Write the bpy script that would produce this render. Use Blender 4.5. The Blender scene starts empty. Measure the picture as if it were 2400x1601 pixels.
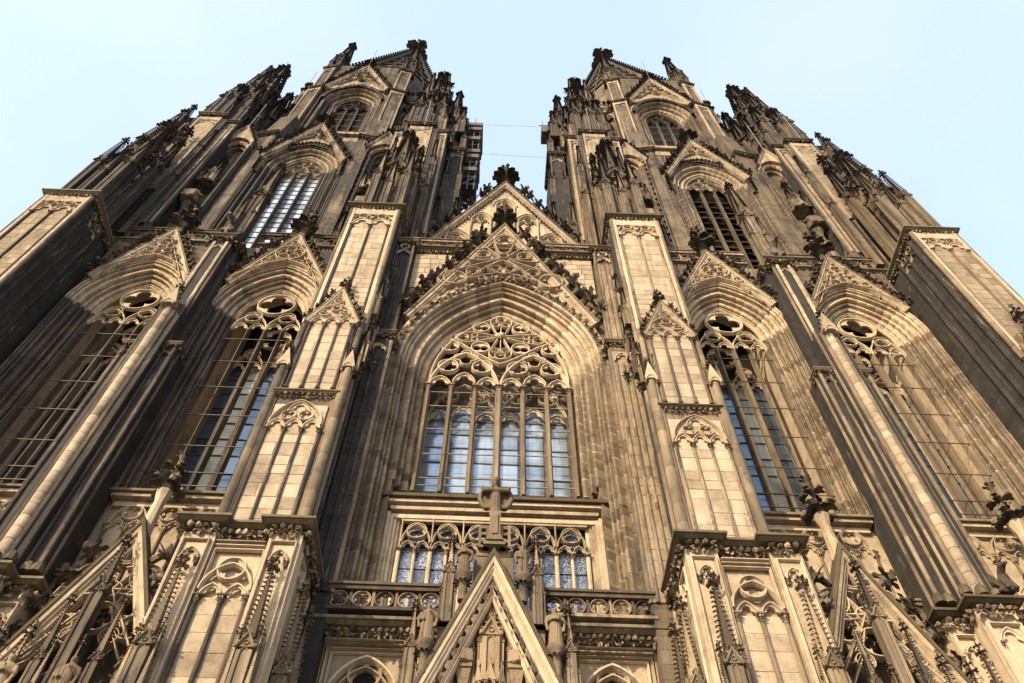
import bpy, math, random
from math import sin, cos, pi, sqrt, acos, atan2, radians
from mathutils import Vector, Matrix
from mathutils.geometry import tessellate_polygon
random.seed(7)
scn = bpy.context.scene
COL = scn.collection

# ------------------------------------------------------------------ camera
cam_d = bpy.data.cameras.new('camera'); cam = bpy.data.objects.new('camera', cam_d); COL.objects.link(cam)
def cam_basis():
    p, y, r = radians(56.51001), radians(-1.85325), radians(0.74938)
    f = Vector((0, cos(p), sin(p))); u = Vector((0, -sin(p), cos(p))); rt = Vector((1, 0, 0))
    Rz = Matrix.Rotation(y, 3, 'Z'); f, u, rt = Rz @ f, Rz @ u, Rz @ rt
    return rt*cos(r)+u*sin(r), u*cos(r)-rt*sin(r), f
rt, up, fw = cam_basis()
cam.matrix_world = Matrix(((rt.x, up.x, -fw.x, -0.15), (rt.y, up.y, -fw.y, -21.0), (rt.z, up.z, -fw.z, 1.6), (0, 0, 0, 1)))
cam_d.sensor_width = 36; cam_d.lens = 1910.604/2400*36; cam_d.clip_end = 5000; cam_d.clip_start = 0.1
scn.camera = cam
# ------------------------------------------------------------------ light
SUN_AZ, SUN_EL = 36.0, 25.0     # degrees left of the facade's normal, and above the horizon
w = bpy.data.worlds.new('World'); scn.world = w; w.use_nodes = True
nt = w.node_tree; bg = nt.nodes['Background']
sky = nt.nodes.new('ShaderNodeTexSky'); sky.sky_type = 'NISHITA'; sky.sun_disc = False
sky.sun_elevation = radians(SUN_EL); sky.sun_rotation = radians(180+SUN_AZ)
sky.air_density = 1.0; sky.dust_density = 3.0; sky.ozone_density = 1.0
tcw = nt.nodes.new('ShaderNodeTexCoord'); cn = nt.nodes.new('ShaderNodeTexNoise'); cn.inputs['Scale'].default_value = 1.6; cn.inputs['Detail'].default_value = 5
nt.links.new(tcw.outputs['Generated'], cn.inputs['Vector'])
veil = nt.nodes.new('ShaderNodeMix'); veil.data_type = 'RGBA'; veil.inputs[6].default_value = (3.1, 3.85, 4.6, 1); veil.inputs[7].default_value = (4.2, 4.5, 4.9, 1)      # thin high haze
cm = nt.nodes.new('ShaderNodeMapRange'); cm.inputs[1].default_value = .36; cm.inputs[2].default_value = .66; nt.links.new(cn.outputs[0], cm.inputs[0]); nt.links.new(cm.outputs[0], veil.inputs[0])
addn = nt.nodes.new('ShaderNodeMix'); addn.data_type = 'RGBA'; addn.blend_type = 'ADD'; addn.inputs[0].default_value = 1.0
nt.links.new(sky.outputs[0], addn.inputs[6]); nt.links.new(veil.outputs[2], addn.inputs[7])
nt.links.new(addn.outputs[2], bg.inputs[0]); bg.inputs[1].default_value = 0.12
sd = bpy.data.lights.new('sun', 'SUN'); sun = bpy.data.objects.new('sun', sd); COL.objects.link(sun)
sd.energy = 5.0; sd.angle = radians(0.5); sd.color = (1.0, 0.815, 0.555)
sun.rotation_euler = (radians(90-SUN_EL), 0, radians(-SUN_AZ))
scn.view_settings.view_transform = 'Standard'; scn.view_settings.look = 'None'
scn.view_settings.exposure = 0.62; scn.view_settings.gamma = 1.0
scn.cycles.max_bounces = 5; scn.cycles.diffuse_bounces = 3; scn.cycles.glossy_bounces = 2; scn.cycles.transmission_bounces = 2
scn.cycles.use_denoising = True

# ------------------------------------------------------------------ materials
def ramp(nt, stops):
    r = nt.nodes.new('ShaderNodeValToRGB'); e = r.color_ramp.elements
    e[0].position, e[0].color = stops[0][0], (*stops[0][1], 1)
    e[1].position, e[1].color = stops[-1][0], (*stops[-1][1], 1)
    for p, c in stops[1:-1]:
        x = e.new(p); x.color = (*c, 1)
    return r
def stone(name, lo, mid, hi, soot, streak=0.0, moss=0.5, rough=0.9, var=0.5, course=0.0, sootcol=(0.022, 0.020, 0.019), bump=0.7, lift=0.0, contrast=1.35, side=0.0, high=0.22):
    m = bpy.data.materials.new(name); m.use_nodes = True; nt = m.node_tree; N = nt.nodes; L = nt.links
    b = N['Principled BSDF']; b.inputs['Roughness'].default_value = rough; b.inputs['Specular IOR Level'].default_value = 0.25
    geo = N.new('ShaderNodeNewGeometry'); oi = N.new('ShaderNodeObjectInfo')
    at = N.new('ShaderNodeAttribute'); at.attribute_name = 'tint'
    def math(op, a, b_=None, c=None, clamp=False):
        n = N.new('ShaderNodeMath'); n.operation = op; n.use_clamp = clamp
        for i, v in enumerate((a, b_, c)):
            if v is None: continue
            if isinstance(v, (int, float)): n.inputs[i].default_value = v
            else: L.new(v, n.inputs[i])
        return n.outputs[0]
    def noise(scale, detail=4, vec=(1, 1, 1), rough=0.6):
        mp = N.new('ShaderNodeMapping'); mp.inputs['Scale'].default_value = vec; L.new(geo.outputs['Position'], mp.inputs[0])
        n = N.new('ShaderNodeTexNoise'); n.inputs['Scale'].default_value = scale; n.inputs['Detail'].default_value = detail
        n.inputs['Roughness'].default_value = rough; L.new(mp.outputs[0], n.inputs['Vector']); return n.outputs[0]
    big = noise(0.35, 5); stk = noise(1.7, 4, (1.6, 1.6, 0.16)); med = noise(2.6, 5); fine = noise(16, 4)
    rnd = math('FRACT', math('ADD', oi.outputs['Random'], at.outputs['Fac']))
    v = math('ADD', math('MULTIPLY', rnd, var), math('MULTIPLY', big, 0.55))
    v = math('ADD', v, math('MULTIPLY', med, 0.5)); v = math('ADD', v, math('MULTIPLY', fine, 0.22))
    v = math('ADD', v, -0.64+0.25-var*0.5+0.25+lift)
    v = math('ADD', math('MULTIPLY', math('ADD', v, -.5), contrast), .5)
    r = ramp(nt, [(0.12, lo), (0.5, mid), (0.85, hi)]); L.new(v, r.inputs[0])
    # soot: blotches and runs of dirt
    s = math('ADD', math('MULTIPLY', big, 0.8), math('MULTIPLY', stk, 0.9)); s = math('ADD', s, math('MULTIPLY', med, 0.5))
    sp_ = N.new('ShaderNodeSeparateXYZ'); L.new(geo.outputs['Position'], sp_.inputs[0])
    s = math('ADD', s, math('MULTIPLY', math('MULTIPLY', math('SUBTRACT', sp_.outputs[2], 40.0), 1/18, clamp=True), high))   # older, dirtier stone high up
    if side: s = math('ADD', s, math('MULTIPLY', math('MULTIPLY', math('SUBTRACT', -4.0, sp_.outputs[0]), 1/6, clamp=True), side))      # shade on the left tower, put into the colour as extra soot tone
    s = math('ADD', s, math('MULTIPLY', rnd, 0.18)); s = math('ADD', s, math('MULTIPLY', fine, 0.25)); s = math('ADD', s, soot-1.9)
    s = math('MULTIPLY', s, 2.2, clamp=True)
    s = math('MULTIPLY', s, 0.93)
    mx = N.new('ShaderNodeMix'); mx.data_type = 'RGBA'; L.new(s, mx.inputs[0]); L.new(r.outputs[0], mx.inputs[6]); mx.inputs[7].default_value = (*sootcol, 1)
    col = mx.outputs[2]
    ea = N.new('ShaderNodeAttribute'); ea.attribute_name = 'edge'      # worn, paler arrises of single blocks, their colour dimmed for the shaded left
    me_ = N.new('ShaderNodeMix'); me_.data_type = 'RGBA'; L.new(math('MULTIPLY', ea.outputs['Fac'], math('MULTIPLY', math('MULTIPLY', math('SUBTRACT', med, 0.44), 4.0, clamp=True), math('SUBTRACT', 0.8, math('MULTIPLY', math('MULTIPLY', math('SUBTRACT', 0.0, sp_.outputs[0]), 1/8, clamp=True), .65))), clamp=True), me_.inputs[0]); L.new(col, me_.inputs[6]); me_.inputs[7].default_value = (*hi, 1); col = me_.outputs[2]
    if streak:
        st2 = noise(3.1, 4, (1.7, 1.7, 0.16), 0.7)
        t = math('MULTIPLY', math('SUBTRACT', st2, 0.60), 7.0, clamp=True); t = math('MULTIPLY', t, streak)
        m2 = N.new('ShaderNodeMix'); m2.data_type = 'RGBA'; L.new(t, m2.inputs[0]); L.new(col, m2.inputs[6]); m2.inputs[7].default_value = (0.34, 0.31, 0.27, 1); col = m2.outputs[2]
    if moss:
        sx = N.new('ShaderNodeSeparateXYZ'); L.new(geo.outputs['Normal'], sx.inputs[0])
        t = math('MULTIPLY', math('SUBTRACT', math('ADD', sx.outputs[2], math('MULTIPLY', math('SUBTRACT', med, 0.5), 0.8)), 0.35), 4.0, clamp=True)
        t = math('MULTIPLY', t, moss)
        m3 = N.new('ShaderNodeMix'); m3.data_type = 'RGBA'; L.new(t, m3.inputs[0]); L.new(col, m3.inputs[6]); m3.inputs[7].default_value = (0.045, 0.040, 0.022, 1); col = m3.outputs[2]
    h = math('ADD', math('MULTIPLY', fine, 0.5), math('MULTIPLY', med, 0.8))
    if course:
        sz = N.new('ShaderNodeSeparateXYZ'); L.new(geo.outputs['Position'], sz.inputs[0])
        f = math('FRACT', math('MULTIPLY', sz.outputs[2], 1/course))
        j = math('LESS_THAN', f, 0.06)
        row = math('FLOOR', math('MULTIPLY', sz.outputs[2], 1/course))
        wn = N.new('ShaderNodeTexWhiteNoise'); wn.noise_dimensions = '1D'; L.new(row, wn.inputs['W'])
        m4 = N.new('ShaderNodeMix'); m4.data_type = 'RGBA'; m4.blend_type = 'MULTIPLY'
        L.new(math('ADD', math('MULTIPLY', wn.outputs[0], 0.45), 0.0), m4.inputs[0]); L.new(col, m4.inputs[6]); m4.inputs[7].default_value = (0.35, 0.33, 0.31, 1); col = m4.outputs[2]
        m5 = N.new('ShaderNodeMix'); m5.data_type = 'RGBA'; L.new(math('MULTIPLY', j, 0.6), m5.inputs[0]); L.new(col, m5.inputs[6]); m5.inputs[7].default_value = (0.05, 0.04, 0.03, 1); col = m5.outputs[2]
        h = math('SUBTRACT', h, math('MULTIPLY', j, 1.5))
    L.new(col, b.inputs['Base Color'])
    bp = N.new('ShaderNodeBump'); bp.inputs['Strength'].default_value = bump; bp.inputs['Distance'].default_value = 0.05
    L.new(h, bp.inputs['Height']); L.new(bp.outputs[0], b.inputs['Normal'])
    return m
LO, MI, HI = (0.13, 0.097, 0.064), (0.35, 0.270, 0.180), (0.51, 0.415, 0.290)
M_CLEAN = stone('pale_sandstone', LO, MI, HI, 0.50, moss=0.7, var=0.28, side=0.10)
M_ASH = stone('ashlar_sandstone', (0.14, 0.108, 0.075), (0.31, 0.242, 0.165), (0.44, 0.355, 0.255), 0.53, var=0.26, moss=0.5)
M_ASHW = stone('coursed_ashlar', (0.14, 0.108, 0.075), (0.31, 0.242, 0.165), (0.44, 0.355, 0.255), 0.50, var=0.3, course=0.5, moss=0.5, high=0.12)
M_WARM = stone('weathered_sandstone', (0.075, 0.054, 0.034), (0.21, 0.155, 0.096), (0.42, 0.325, 0.210), 0.76, var=0.28, moss=0.8, side=0.20, contrast=1.7, streak=0.15)
M_WALL = stone('coursed_sandstone', (0.08, 0.060, 0.040), (0.19, 0.142, 0.092), (0.36, 0.28, 0.185), 0.76, var=0.3, course=0.46, moss=0.8, side=0.08, streak=0.25, high=0.08)
M_SHAFT = stone('blackened_shaft_stone', (0.06, 0.045, 0.03), (0.17, 0.125, 0.08), (0.34, 0.26, 0.17), 0.78, var=0.6, moss=0.5, side=0.55)
M_ANGEL = stone('brown_statue_stone', (0.045, 0.033, 0.022), (0.10, 0.074, 0.048), (0.19, 0.145, 0.095), 0.5, var=0.3, moss=0.4)
M_SOOT_SHADE = stone('sooty_shaded_sandstone', (0.035, 0.029, 0.022), (0.085, 0.068, 0.05), (0.22, 0.175, 0.125), 1.06, streak=0.55, var=0.5, moss=0.8, course=0.46)  # soot, plus the shade of pier sides put into the colour
M_DARK = stone('blackened_carving', (0.040, 0.031, 0.022), (0.105, 0.080, 0.054), (0.26, 0.20, 0.135), 0.74, var=0.6, moss=0.5)
M_MIX = stone('half_blackened_carving', (0.06, 0.045, 0.03), (0.16, 0.12, 0.08), (0.36, 0.27, 0.17), 0.70, var=0.9, moss=0.8)
M_CAP = stone('mossy_coping', (0.055, 0.042, 0.024), (0.10, 0.078, 0.045), (0.18, 0.14, 0.085), 0.62, var=0.5, moss=0.9)
M_STAT = stone('statue_stone', (0.08, 0.058, 0.036), (0.17, 0.125, 0.078), (0.30, 0.22, 0.135), 0.55, var=0.5, moss=0.6)
def plain(name, col, rough=0.5, metal=0.0, spec=0.5):
    m = bpy.data.materials.new(name); m.use_nodes = True; b = m.node_tree.nodes['Principled BSDF']
    N, L = m.node_tree.nodes, m.node_tree.links
    n = N.new('ShaderNodeTexNoise'); n.inputs['Scale'].default_value = 3.0; n.inputs['Detail'].default_value = 5
    g = N.new('ShaderNodeNewGeometry'); L.new(g.outputs['Position'], n.inputs['Vector'])
    r = ramp(m.node_tree, [(0.3, tuple(c*0.7 for c in col)), (0.7, tuple(min(1, c*1.25) for c in col))]); L.new(n.outputs[0], r.inputs[0])
    L.new(r.outputs[0], b.inputs['Base Color']); b.inputs['Roughness'].default_value = rough; b.inputs['Metallic'].default_value = metal
    b.inputs['Specular IOR Level'].default_value = spec
    return m
def glass(name, col, metal, rough, wave=0.05, pattern=0.0, col2=(0.05, 0.05, 0.06)):
    m = bpy.data.materials.new(name); m.use_nodes = True; nt = m.node_tree; N, L = nt.nodes, nt.links; b = N['Principled BSDF']
    g = N.new('ShaderNodeNewGeometry'); oi = N.new('ShaderNodeObjectInfo')
    n = N.new('ShaderNodeTexNoise'); n.inputs['Scale'].default_value = 1.4; L.new(g.outputs['Position'], n.inputs['Vector'])
    a = N.new('ShaderNodeMath'); a.operation = 'MULTIPLY_ADD'; L.new(oi.outputs['Random'], a.inputs[0]); a.inputs[1].default_value = 0.6; L.new(n.outputs[0], a.inputs[2])
    r = ramp(nt, [(0.4, tuple(c*0.6 for c in col)), (1.1, tuple(min(1, c*1.25) for c in col))]); L.new(a.outputs[0], r.inputs[0])
    out = r.outputs[0]
    if pattern:
        v = N.new('ShaderNodeTexVoronoi'); v.feature = 'DISTANCE_TO_EDGE'; v.inputs['Scale'].default_value = 9; L.new(g.outputs['Position'], v.inputs['Vector'])
        v2 = N.new('ShaderNodeTexVoronoi'); v2.inputs['Scale'].default_value = 9; L.new(g.outputs['Position'], v2.inputs['Vector'])
        t = N.new('ShaderNodeMath'); t.operation = 'LESS_THAN'; L.new(v.outputs['Distance'], t.inputs[0]); t.inputs[1].default_value = 0.09
        m0 = N.new('ShaderNodeMix'); m0.data_type = 'RGBA'; m0.blend_type = 'SOFT_LIGHT'; m0.inputs[0].default_value = pattern; L.new(out, m0.inputs[6]); L.new(v2.outputs['Distance'], m0.inputs[7])
        mx = N.new('ShaderNodeMix'); mx.data_type = 'RGBA'; L.new(t.outputs[0], mx.inputs[0]); L.new(m0.outputs[2], mx.inputs[6]); mx.inputs[7].default_value = (*col2, 1); out = mx.outputs[2]
    sx = N.new('ShaderNodeSeparateXYZ'); L.new(g.outputs['Position'], sx.inputs[0])
    for ax, stp, wd_ in ((2, .21, .07), (0, .243, .06)):
        f1 = N.new('ShaderNodeMath'); f1.operation = 'MULTIPLY'; L.new(sx.outputs[ax], f1.inputs[0]); f1.inputs[1].default_value = 1/stp
        f2 = N.new('ShaderNodeMath'); f2.operation = 'FRACT'; L.new(f1.outputs[0], f2.inputs[0])
        f3 = N.new('ShaderNodeMath'); f3.operation = 'LESS_THAN'; L.new(f2.outputs[0], f3.inputs[0]); f3.inputs[1].default_value = wd_
        f4 = N.new('ShaderNodeMath'); f4.operation = 'MULTIPLY'; f4.inputs[1].default_value = .5; L.new(f3.outputs[0], f4.inputs[0]); mg = N.new('ShaderNodeMix'); mg.data_type = 'RGBA'; L.new(f4.outputs[0], mg.inputs[0]); L.new(out, mg.inputs[6]); mg.inputs[7].default_value = (.05, .05, .055, 1); out = mg.outputs[2]
    L.new(out, b.inputs['Base Color']); b.inputs['Metallic'].default_value = metal; b.inputs['Roughness'].default_value = rough
    n2 = N.new('ShaderNodeTexNoise'); n2.inputs['Scale'].default_value = 5; L.new(g.outputs['Position'], n2.inputs['Vector'])
    bp = N.new('ShaderNodeBump'); bp.inputs['Strength'].default_value = wave; L.new(n2.outputs[0], bp.inputs['Height']); L.new(bp.outputs[0], b.inputs['Normal'])
    return m
G_SKY = glass('pale_window_glass', (0.30, 0.37, 0.45), 0.5, 0.12, 0.09)
G_BRIGHT = glass('bright_window_glass', (0.46, 0.52, 0.57), 0.55, 0.22)
G_DARK = glass('dark_window_glass', (0.10, 0.14, 0.19), 0.7, 0.10)
G_OLIVE = glass('olive_window_glass', (0.22, 0.21, 0.15), 0.3, 0.2)
G_LEAD = glass('leaded_patterned_glass', (0.22, 0.25, 0.30), 0.35, 0.25, 0.2, 0.8)
M_IRON = plain('iron_bar', (0.16, 0.14, 0.125), 0.5, 0.3)
M_RUST = plain('dark_bar', (0.065, 0.050, 0.042), 0.6, 0.3)
M_STEEL = plain('scaffold_steel', (0.09, 0.09, 0.10), 0.5, 0.5)
M_PLANK = plain('scaffold_board', (0.07, 0.055, 0.045), 0.8)
M_WOOD = plain('louvre_board', (0.060, 0.047, 0.035), 0.8)
M_VOID = plain('unlit_interior', (0.012, 0.011, 0.010), 1.0, spec=0.1)
M_GROUND = stone('paving_stone', (0.12, 0.11, 0.10), (0.22, 0.20, 0.18), (0.32, 0.30, 0.27), 0.4, moss=0.0, bump=0.2)

# ------------------------------------------------------------------ mesh building
class MB:
    def __init__(s): s.v, s.f, s.t = [], [], []; s.cur = 0.0
    def tint(s): s.cur = random.random(); return s
    def add(s, vs, fs):
        o = len(s.v); s.v.extend(vs); s.f.extend([tuple(i+o for i in f) for f in fs]); s.t.extend([s.cur]*len(fs)); return s
    def box(s, x0, x1, y0, y1, z0, z1):
        return s.add([(x0, y0, z0), (x1, y0, z0), (x1, y1, z0), (x0, y1, z0), (x0, y0, z1), (x1, y0, z1), (x1, y1, z1), (x0, y1, z1)],
                     [(0, 3, 2, 1), (4, 5, 6, 7), (0, 1, 5, 4), (1, 2, 6, 5), (2, 3, 7, 6), (3, 0, 4, 7)])
    def frustum(s, cx, cy, z0, z1, hx0, hy0, hx1, hy1):
        vs = [(cx+a*hx0, cy+b*hy0, z0) for a, b in ((-1, -1), (1, -1), (1, 1), (-1, 1))]+[(cx+a*hx1, cy+b*hy1, z1) for a, b in ((-1, -1), (1, -1), (1, 1), (-1, 1))]
        return s.add(vs, [(0, 3, 2, 1), (4, 5, 6, 7), (0, 1, 5, 4), (1, 2, 6, 5), (2, 3, 7, 6), (3, 0, 4, 7)])
    def prism_xz(s, poly, y0, y1):      # outline in x,z given thickness in y
        n = len(poly); vs = [(x, y0, z) for x, z in poly]+[(x, y1, z) for x, z in poly]
        tris = tessellate_polygon([[Vector((x, z, 0)) for x, z in poly]])
        fs = [tuple(t) for t in tris]+[tuple(i+n for i in reversed(t)) for t in tris]
        fs += [(i, (i+1) % n, (i+1) % n+n, i+n) for i in range(n)]
        return s.add(vs, fs)
    def prism_xy(s, poly, z0, z1):
        n = len(poly); vs = [(x, y, z0) for x, y in poly]+[(x, y, z1) for x, y in poly]
        tris = tessellate_polygon([[Vector((x, y, 0)) for x, y in poly]])
        fs = [tuple(t) for t in tris]+[tuple(i+n for i in reversed(t)) for t in tris]
        fs += [(i, (i+1) % n, (i+1) % n+n, i+n) for i in range(n)]
        return s.add(vs, fs)
    def lathe(s, cx, cy, prof, n=10, cap=True):   # prof [(r,z)...]
        vs, fs = [], []
        for r, z in prof:
            for i in range(n): a = 2*pi*i/n; vs.append((cx+r*cos(a), cy+r*sin(a), z))
        for k in range(len(prof)-1):
            for i in range(n): fs.append((k*n+i, k*n+(i+1) % n, (k+1)*n+(i+1) % n, (k+1)*n+i))
        if cap: fs.append(tuple(range(n-1, -1, -1))); fs.append(tuple((len(prof)-1)*n+i for i in range(n)))
        return s.add(vs, fs)
    def tube(s, p0, p1, r, n=6):
        p0, p1 = Vector(p0), Vector(p1); d = (p1-p0).normalized(); a = d.orthogonal().normalized(); b = d.cross(a)
        vs = []
        for p in (p0, p1):
            for i in range(n): t = 2*pi*i/n; vs.append(tuple(p+a*r*cos(t)+b*r*sin(t)))
        return s.add(vs, [(i, (i+1) % n, n+(i+1) % n, n+i) for i in range(n)]+[tuple(range(n-1, -1, -1)), tuple(range(n, 2*n))])
    def sweep(s, pts, width, depth, y0=0.0, closed=False, flat=0.18):   # moulded bar along a curve in x,z; sticks out to -y
        dp = depth*(1+random.uniform(-.03, .03)); h = width/2
        prof = [(-h, 0), (-h, -dp*.42), (-h*flat*2, -dp), (h*flat*2, -dp*1.003), (h, -dp*.42), (h, 0)]
        return s.sweep_prof(pts, prof, y0, closed)
    def sweep_prof(s, pts, prof, y0=0.0, closed=False, back=True):
        P = [Vector(p) for p in pts]; n = len(P); m = len(prof); vs = []
        for i in range(n):
            a = P[i-1] if (i > 0 or closed) else None; c = P[(i+1) % n] if (i < n-1 or closed) else None
            d1 = (P[i]-a).normalized() if a is not None else None; d2 = (c-P[i]).normalized() if c is not None else None
            if d1 is None: d1 = d2
            if d2 is None: d2 = d1
            n1, n2 = Vector((-d1.y, d1.x)), Vector((-d2.y, d2.x)); q = n1+n2
            q = n1 if q.length < 1e-4 else q.normalized()
            q = q/max(0.45, q.dot(n1))
            for u, v in prof: vs.append((P[i].x+q.x*u, y0+v, P[i].y+q.y*u))
        fs = []
        for i in range(n if closed else n-1):
            j = (i+1) % n
            for k in range(m if back else m-1): l = (k+1) % m; fs.append((i*m+k, j*m+k, j*m+l, i*m+l))
        if not closed: fs.append(tuple(range(m))); fs.append(tuple((n-1)*m+k for k in range(m-1, -1, -1)))
        return s.add(vs, fs)
    def strip(s, A, B, y0, y1):           # plate between two matching outlines
        n = len(A); vs = [(x, y0, z) for x, z in A]+[(x, y0, z) for x, z in B]+[(x, y1, z) for x, z in A]+[(x, y1, z) for x, z in B]; fs = []
        for i in range(n-1): fs += [(i, i+1, n+i+1, n+i), (n+i, n+i+1, 3*n+i+1, 3*n+i), (2*n+i, 3*n+i, 3*n+i+1, 2*n+i+1)]
        return s.add(vs, fs)
    def blob(s, c, r, sq=(1, 1, 1), seed=0, amp=0.35):
        rr = random.Random(seed); t = (1+5**.5)/2
        V = [Vector(p).normalized() for p in ((-1, t, 0), (1, t, 0), (-1, -t, 0), (1, -t, 0), (0, -1, t), (0, 1, t), (0, -1, -t), (0, 1, -t), (t, 0, -1), (t, 0, 1), (-t, 0, -1), (-t, 0, 1))]
        F = [(0, 11, 5), (0, 5, 1), (0, 1, 7), (0, 7, 10), (0, 10, 11), (1, 5, 9), (5, 11, 4), (11, 10, 2), (10, 7, 6), (7, 1, 8), (3, 9, 4), (3, 4, 2), (3, 2, 6), (3, 6, 8), (3, 8, 9), (4, 9, 5), (2, 4, 11), (6, 2, 10), (8, 6, 7), (9, 8, 1)]
        return s.add([(c[0]+p.x*r*sq[0]*(k := 1+rr.uniform(-amp, amp)), c[1]+p.y*r*sq[1]*k, c[2]+p.z*r*sq[2]*k) for p in V], F)
    def leaf(s, o, d, nrm, L, W, curl=0.5):      # thick curled leaf: 3 segments
        o, d, nrm = Vector(o), Vector(d).normalized(), Vector(nrm).normalized(); sd = d.cross(nrm).normalized(); nrm = sd.cross(d)
        vs = []; th = 0.10*L
        for t, ww in ((0, .30), (.35, 1.0), (.55, .62), (.8, .85), (1.0, .05)):
            p = o+d*L*t*(1-.25*t*curl)-nrm*(L*curl*t*t*.7)
            vs += [tuple(p-sd*W*.5*ww), tuple(p+nrm*th*(1-.6*t)), tuple(p+sd*W*.5*ww), tuple(p-nrm*th*.7)]
        fs = []
        for k in range(4):
            for i in range(4): j = (i+1) % 4; fs.append((k*4+i, k*4+j, k*4+4+j, k*4+4+i))
        return s.add(vs, fs)
    def merge(s, o, mat=None):
        vs = [tuple(mat @ Vector(v)) for v in o.v] if mat is not None else o.v
        n = len(s.v); s.v.extend(vs); s.f.extend([tuple(i+n for i in f) for f in o.f]); s.t.extend(o.t); return s
    def mesh(s, name, mat, smooth=False, fix=True):
        me = bpy.data.meshes.new(name); me.from_pydata(s.v, [], s.f)
        a = me.attributes.new('tint', 'FLOAT', 'FACE'); a.data.foreach_set('value', s.t)
        if getattr(s, 'edge', None): a = me.attributes.new('edge', 'FLOAT', 'FACE'); a.data.foreach_set('value', s.edge+[0.0]*(len(s.f)-len(s.edge)))
        if fix:
            import bmesh
            b = bmesh.new(); b.from_mesh(me); bmesh.ops.recalc_face_normals(b, faces=b.faces[:]); b.to_mesh(me); b.free()
        if smooth:
            me.polygons.foreach_set('use_smooth', [True]*len(me.polygons))
            me.set_sharp_from_angle(angle=radians(38))
        me.materials.append(mat); return me
def inst(name, me, parent=None, loc=(0, 0, 0), rot=(0, 0, 0), sc=(1, 1, 1), label=None):
    o = bpy.data.objects.new(name, me); COL.objects.link(o); o.location = loc; o.rotation_euler = rot
    o.scale = (sc, sc, sc) if isinstance(sc, (int, float)) else sc
    if parent is not None: o.parent = parent
    if label: o['label'] = label
    return o
def part(name, mb, mat, parent, smooth=False, **k): return inst(name, mb.mesh(name, mat, smooth), parent, **k)
def thing(name, label, cat, loc=(0, 0, 0), group=None, data=None, sc=(1, 1, 1), rot=(0, 0, 0)):
    o = inst(name, data, None, loc, rot, sc); o['label'] = label; o['category'] = cat
    if group: o['group'] = group
    return o
def node(name, parent, loc=(0, 0, 0), rot=(0, 0, 0), sc=(1, 1, 1)): return inst(name, None, parent, loc, rot, sc)

# ------------------------------------------------------------------ curves
def arc(cx, cz, r, a0, a1, n=8): return [(cx+r*cos(a0+(a1-a0)*i/n), cz+r*sin(a0+(a1-a0)*i/n)) for i in range(n+1)]
def lancet(cx, z, h, k=2.0, n=8, off=0.0):
    R = h*k+off; e = h*(k-1); tm = acos(min(1, max(-1, e/R))); left = arc(cx+e, z, R, pi, pi-tm, n); right = [(2*cx-x, zz) for x, zz in reversed(left)]
    return left+right[1:]
def circ(cx, cz, r, n=20): return [(cx+r*cos(2*pi*i/n), cz+r*sin(2*pi*i/n)) for i in range(n)]
def exit_r(circles, cx, cz, a):      # how far a ray leaves a union of circles
    best = 0
    for x, z, r in circles:
        dx, dz = x-cx, z-cz; b = dx*cos(a)+dz*sin(a); c = dx*dx+dz*dz-r*r; d = b*b-c
        if d >= 0: best = max(best, b+sqrt(d))
    return best
def foil_circles(cx, cz, r, n, rot):
    rr = r*sin(pi/n)/(1+sin(pi/n))*1.04; D = r-rr
    return [(cx+D*cos(rot+2*pi*i/n), cz+D*sin(rot+2*pi*i/n), rr) for i in range(n)]
def foil_ring(mb, cx, cz, R, n, rot, y, depth, bar=0.12):      # circle with cusps
    mb.sweep(circ(cx, cz, R-bar*.5, 22), bar, depth, y, True)
    C = foil_circles(cx, cz, R-bar*.95, n, rot); m = 40
    A, B = [], []
    for i in range(m+1):
        a = 2*pi*i/m; A.append((cx+(R-bar*.5)*cos(a), cz+(R-bar*.5)*sin(a))); q = max(exit_r(C, cx, cz, a), .15*R); B.append((cx+q*cos(a), cz+q*sin(a)))
    mb.strip(A, B, y-depth*.55, y-depth*.1)
def cusp_arch(mb, cx, z, h, y, depth, bar=0.1, k=2.0, foil=True):
    mb.sweep(lancet(cx, z, h, k, 7), bar, depth, y)
    if not foil: return
    top = sqrt(max(0.01, 2*k-1))*h
    C = [(cx-.42*h, z+.12*h, .50*h), (cx+.42*h, z+.12*h, .50*h), (cx, z+top*.50, .45*h), (cx, z, .4*h)]
    L = lancet(cx, z, h, k, 9); B = []
    for x, zz in L:
        a = atan2(zz-z, x-cx); q = min(exit_r(C, cx, z, a), sqrt((x-cx)**2+(zz-z)**2)); B.append((cx+q*cos(a), z+q*sin(a)))
    mb.strip(L, B, y-depth*.55, y-depth*.1)

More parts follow.
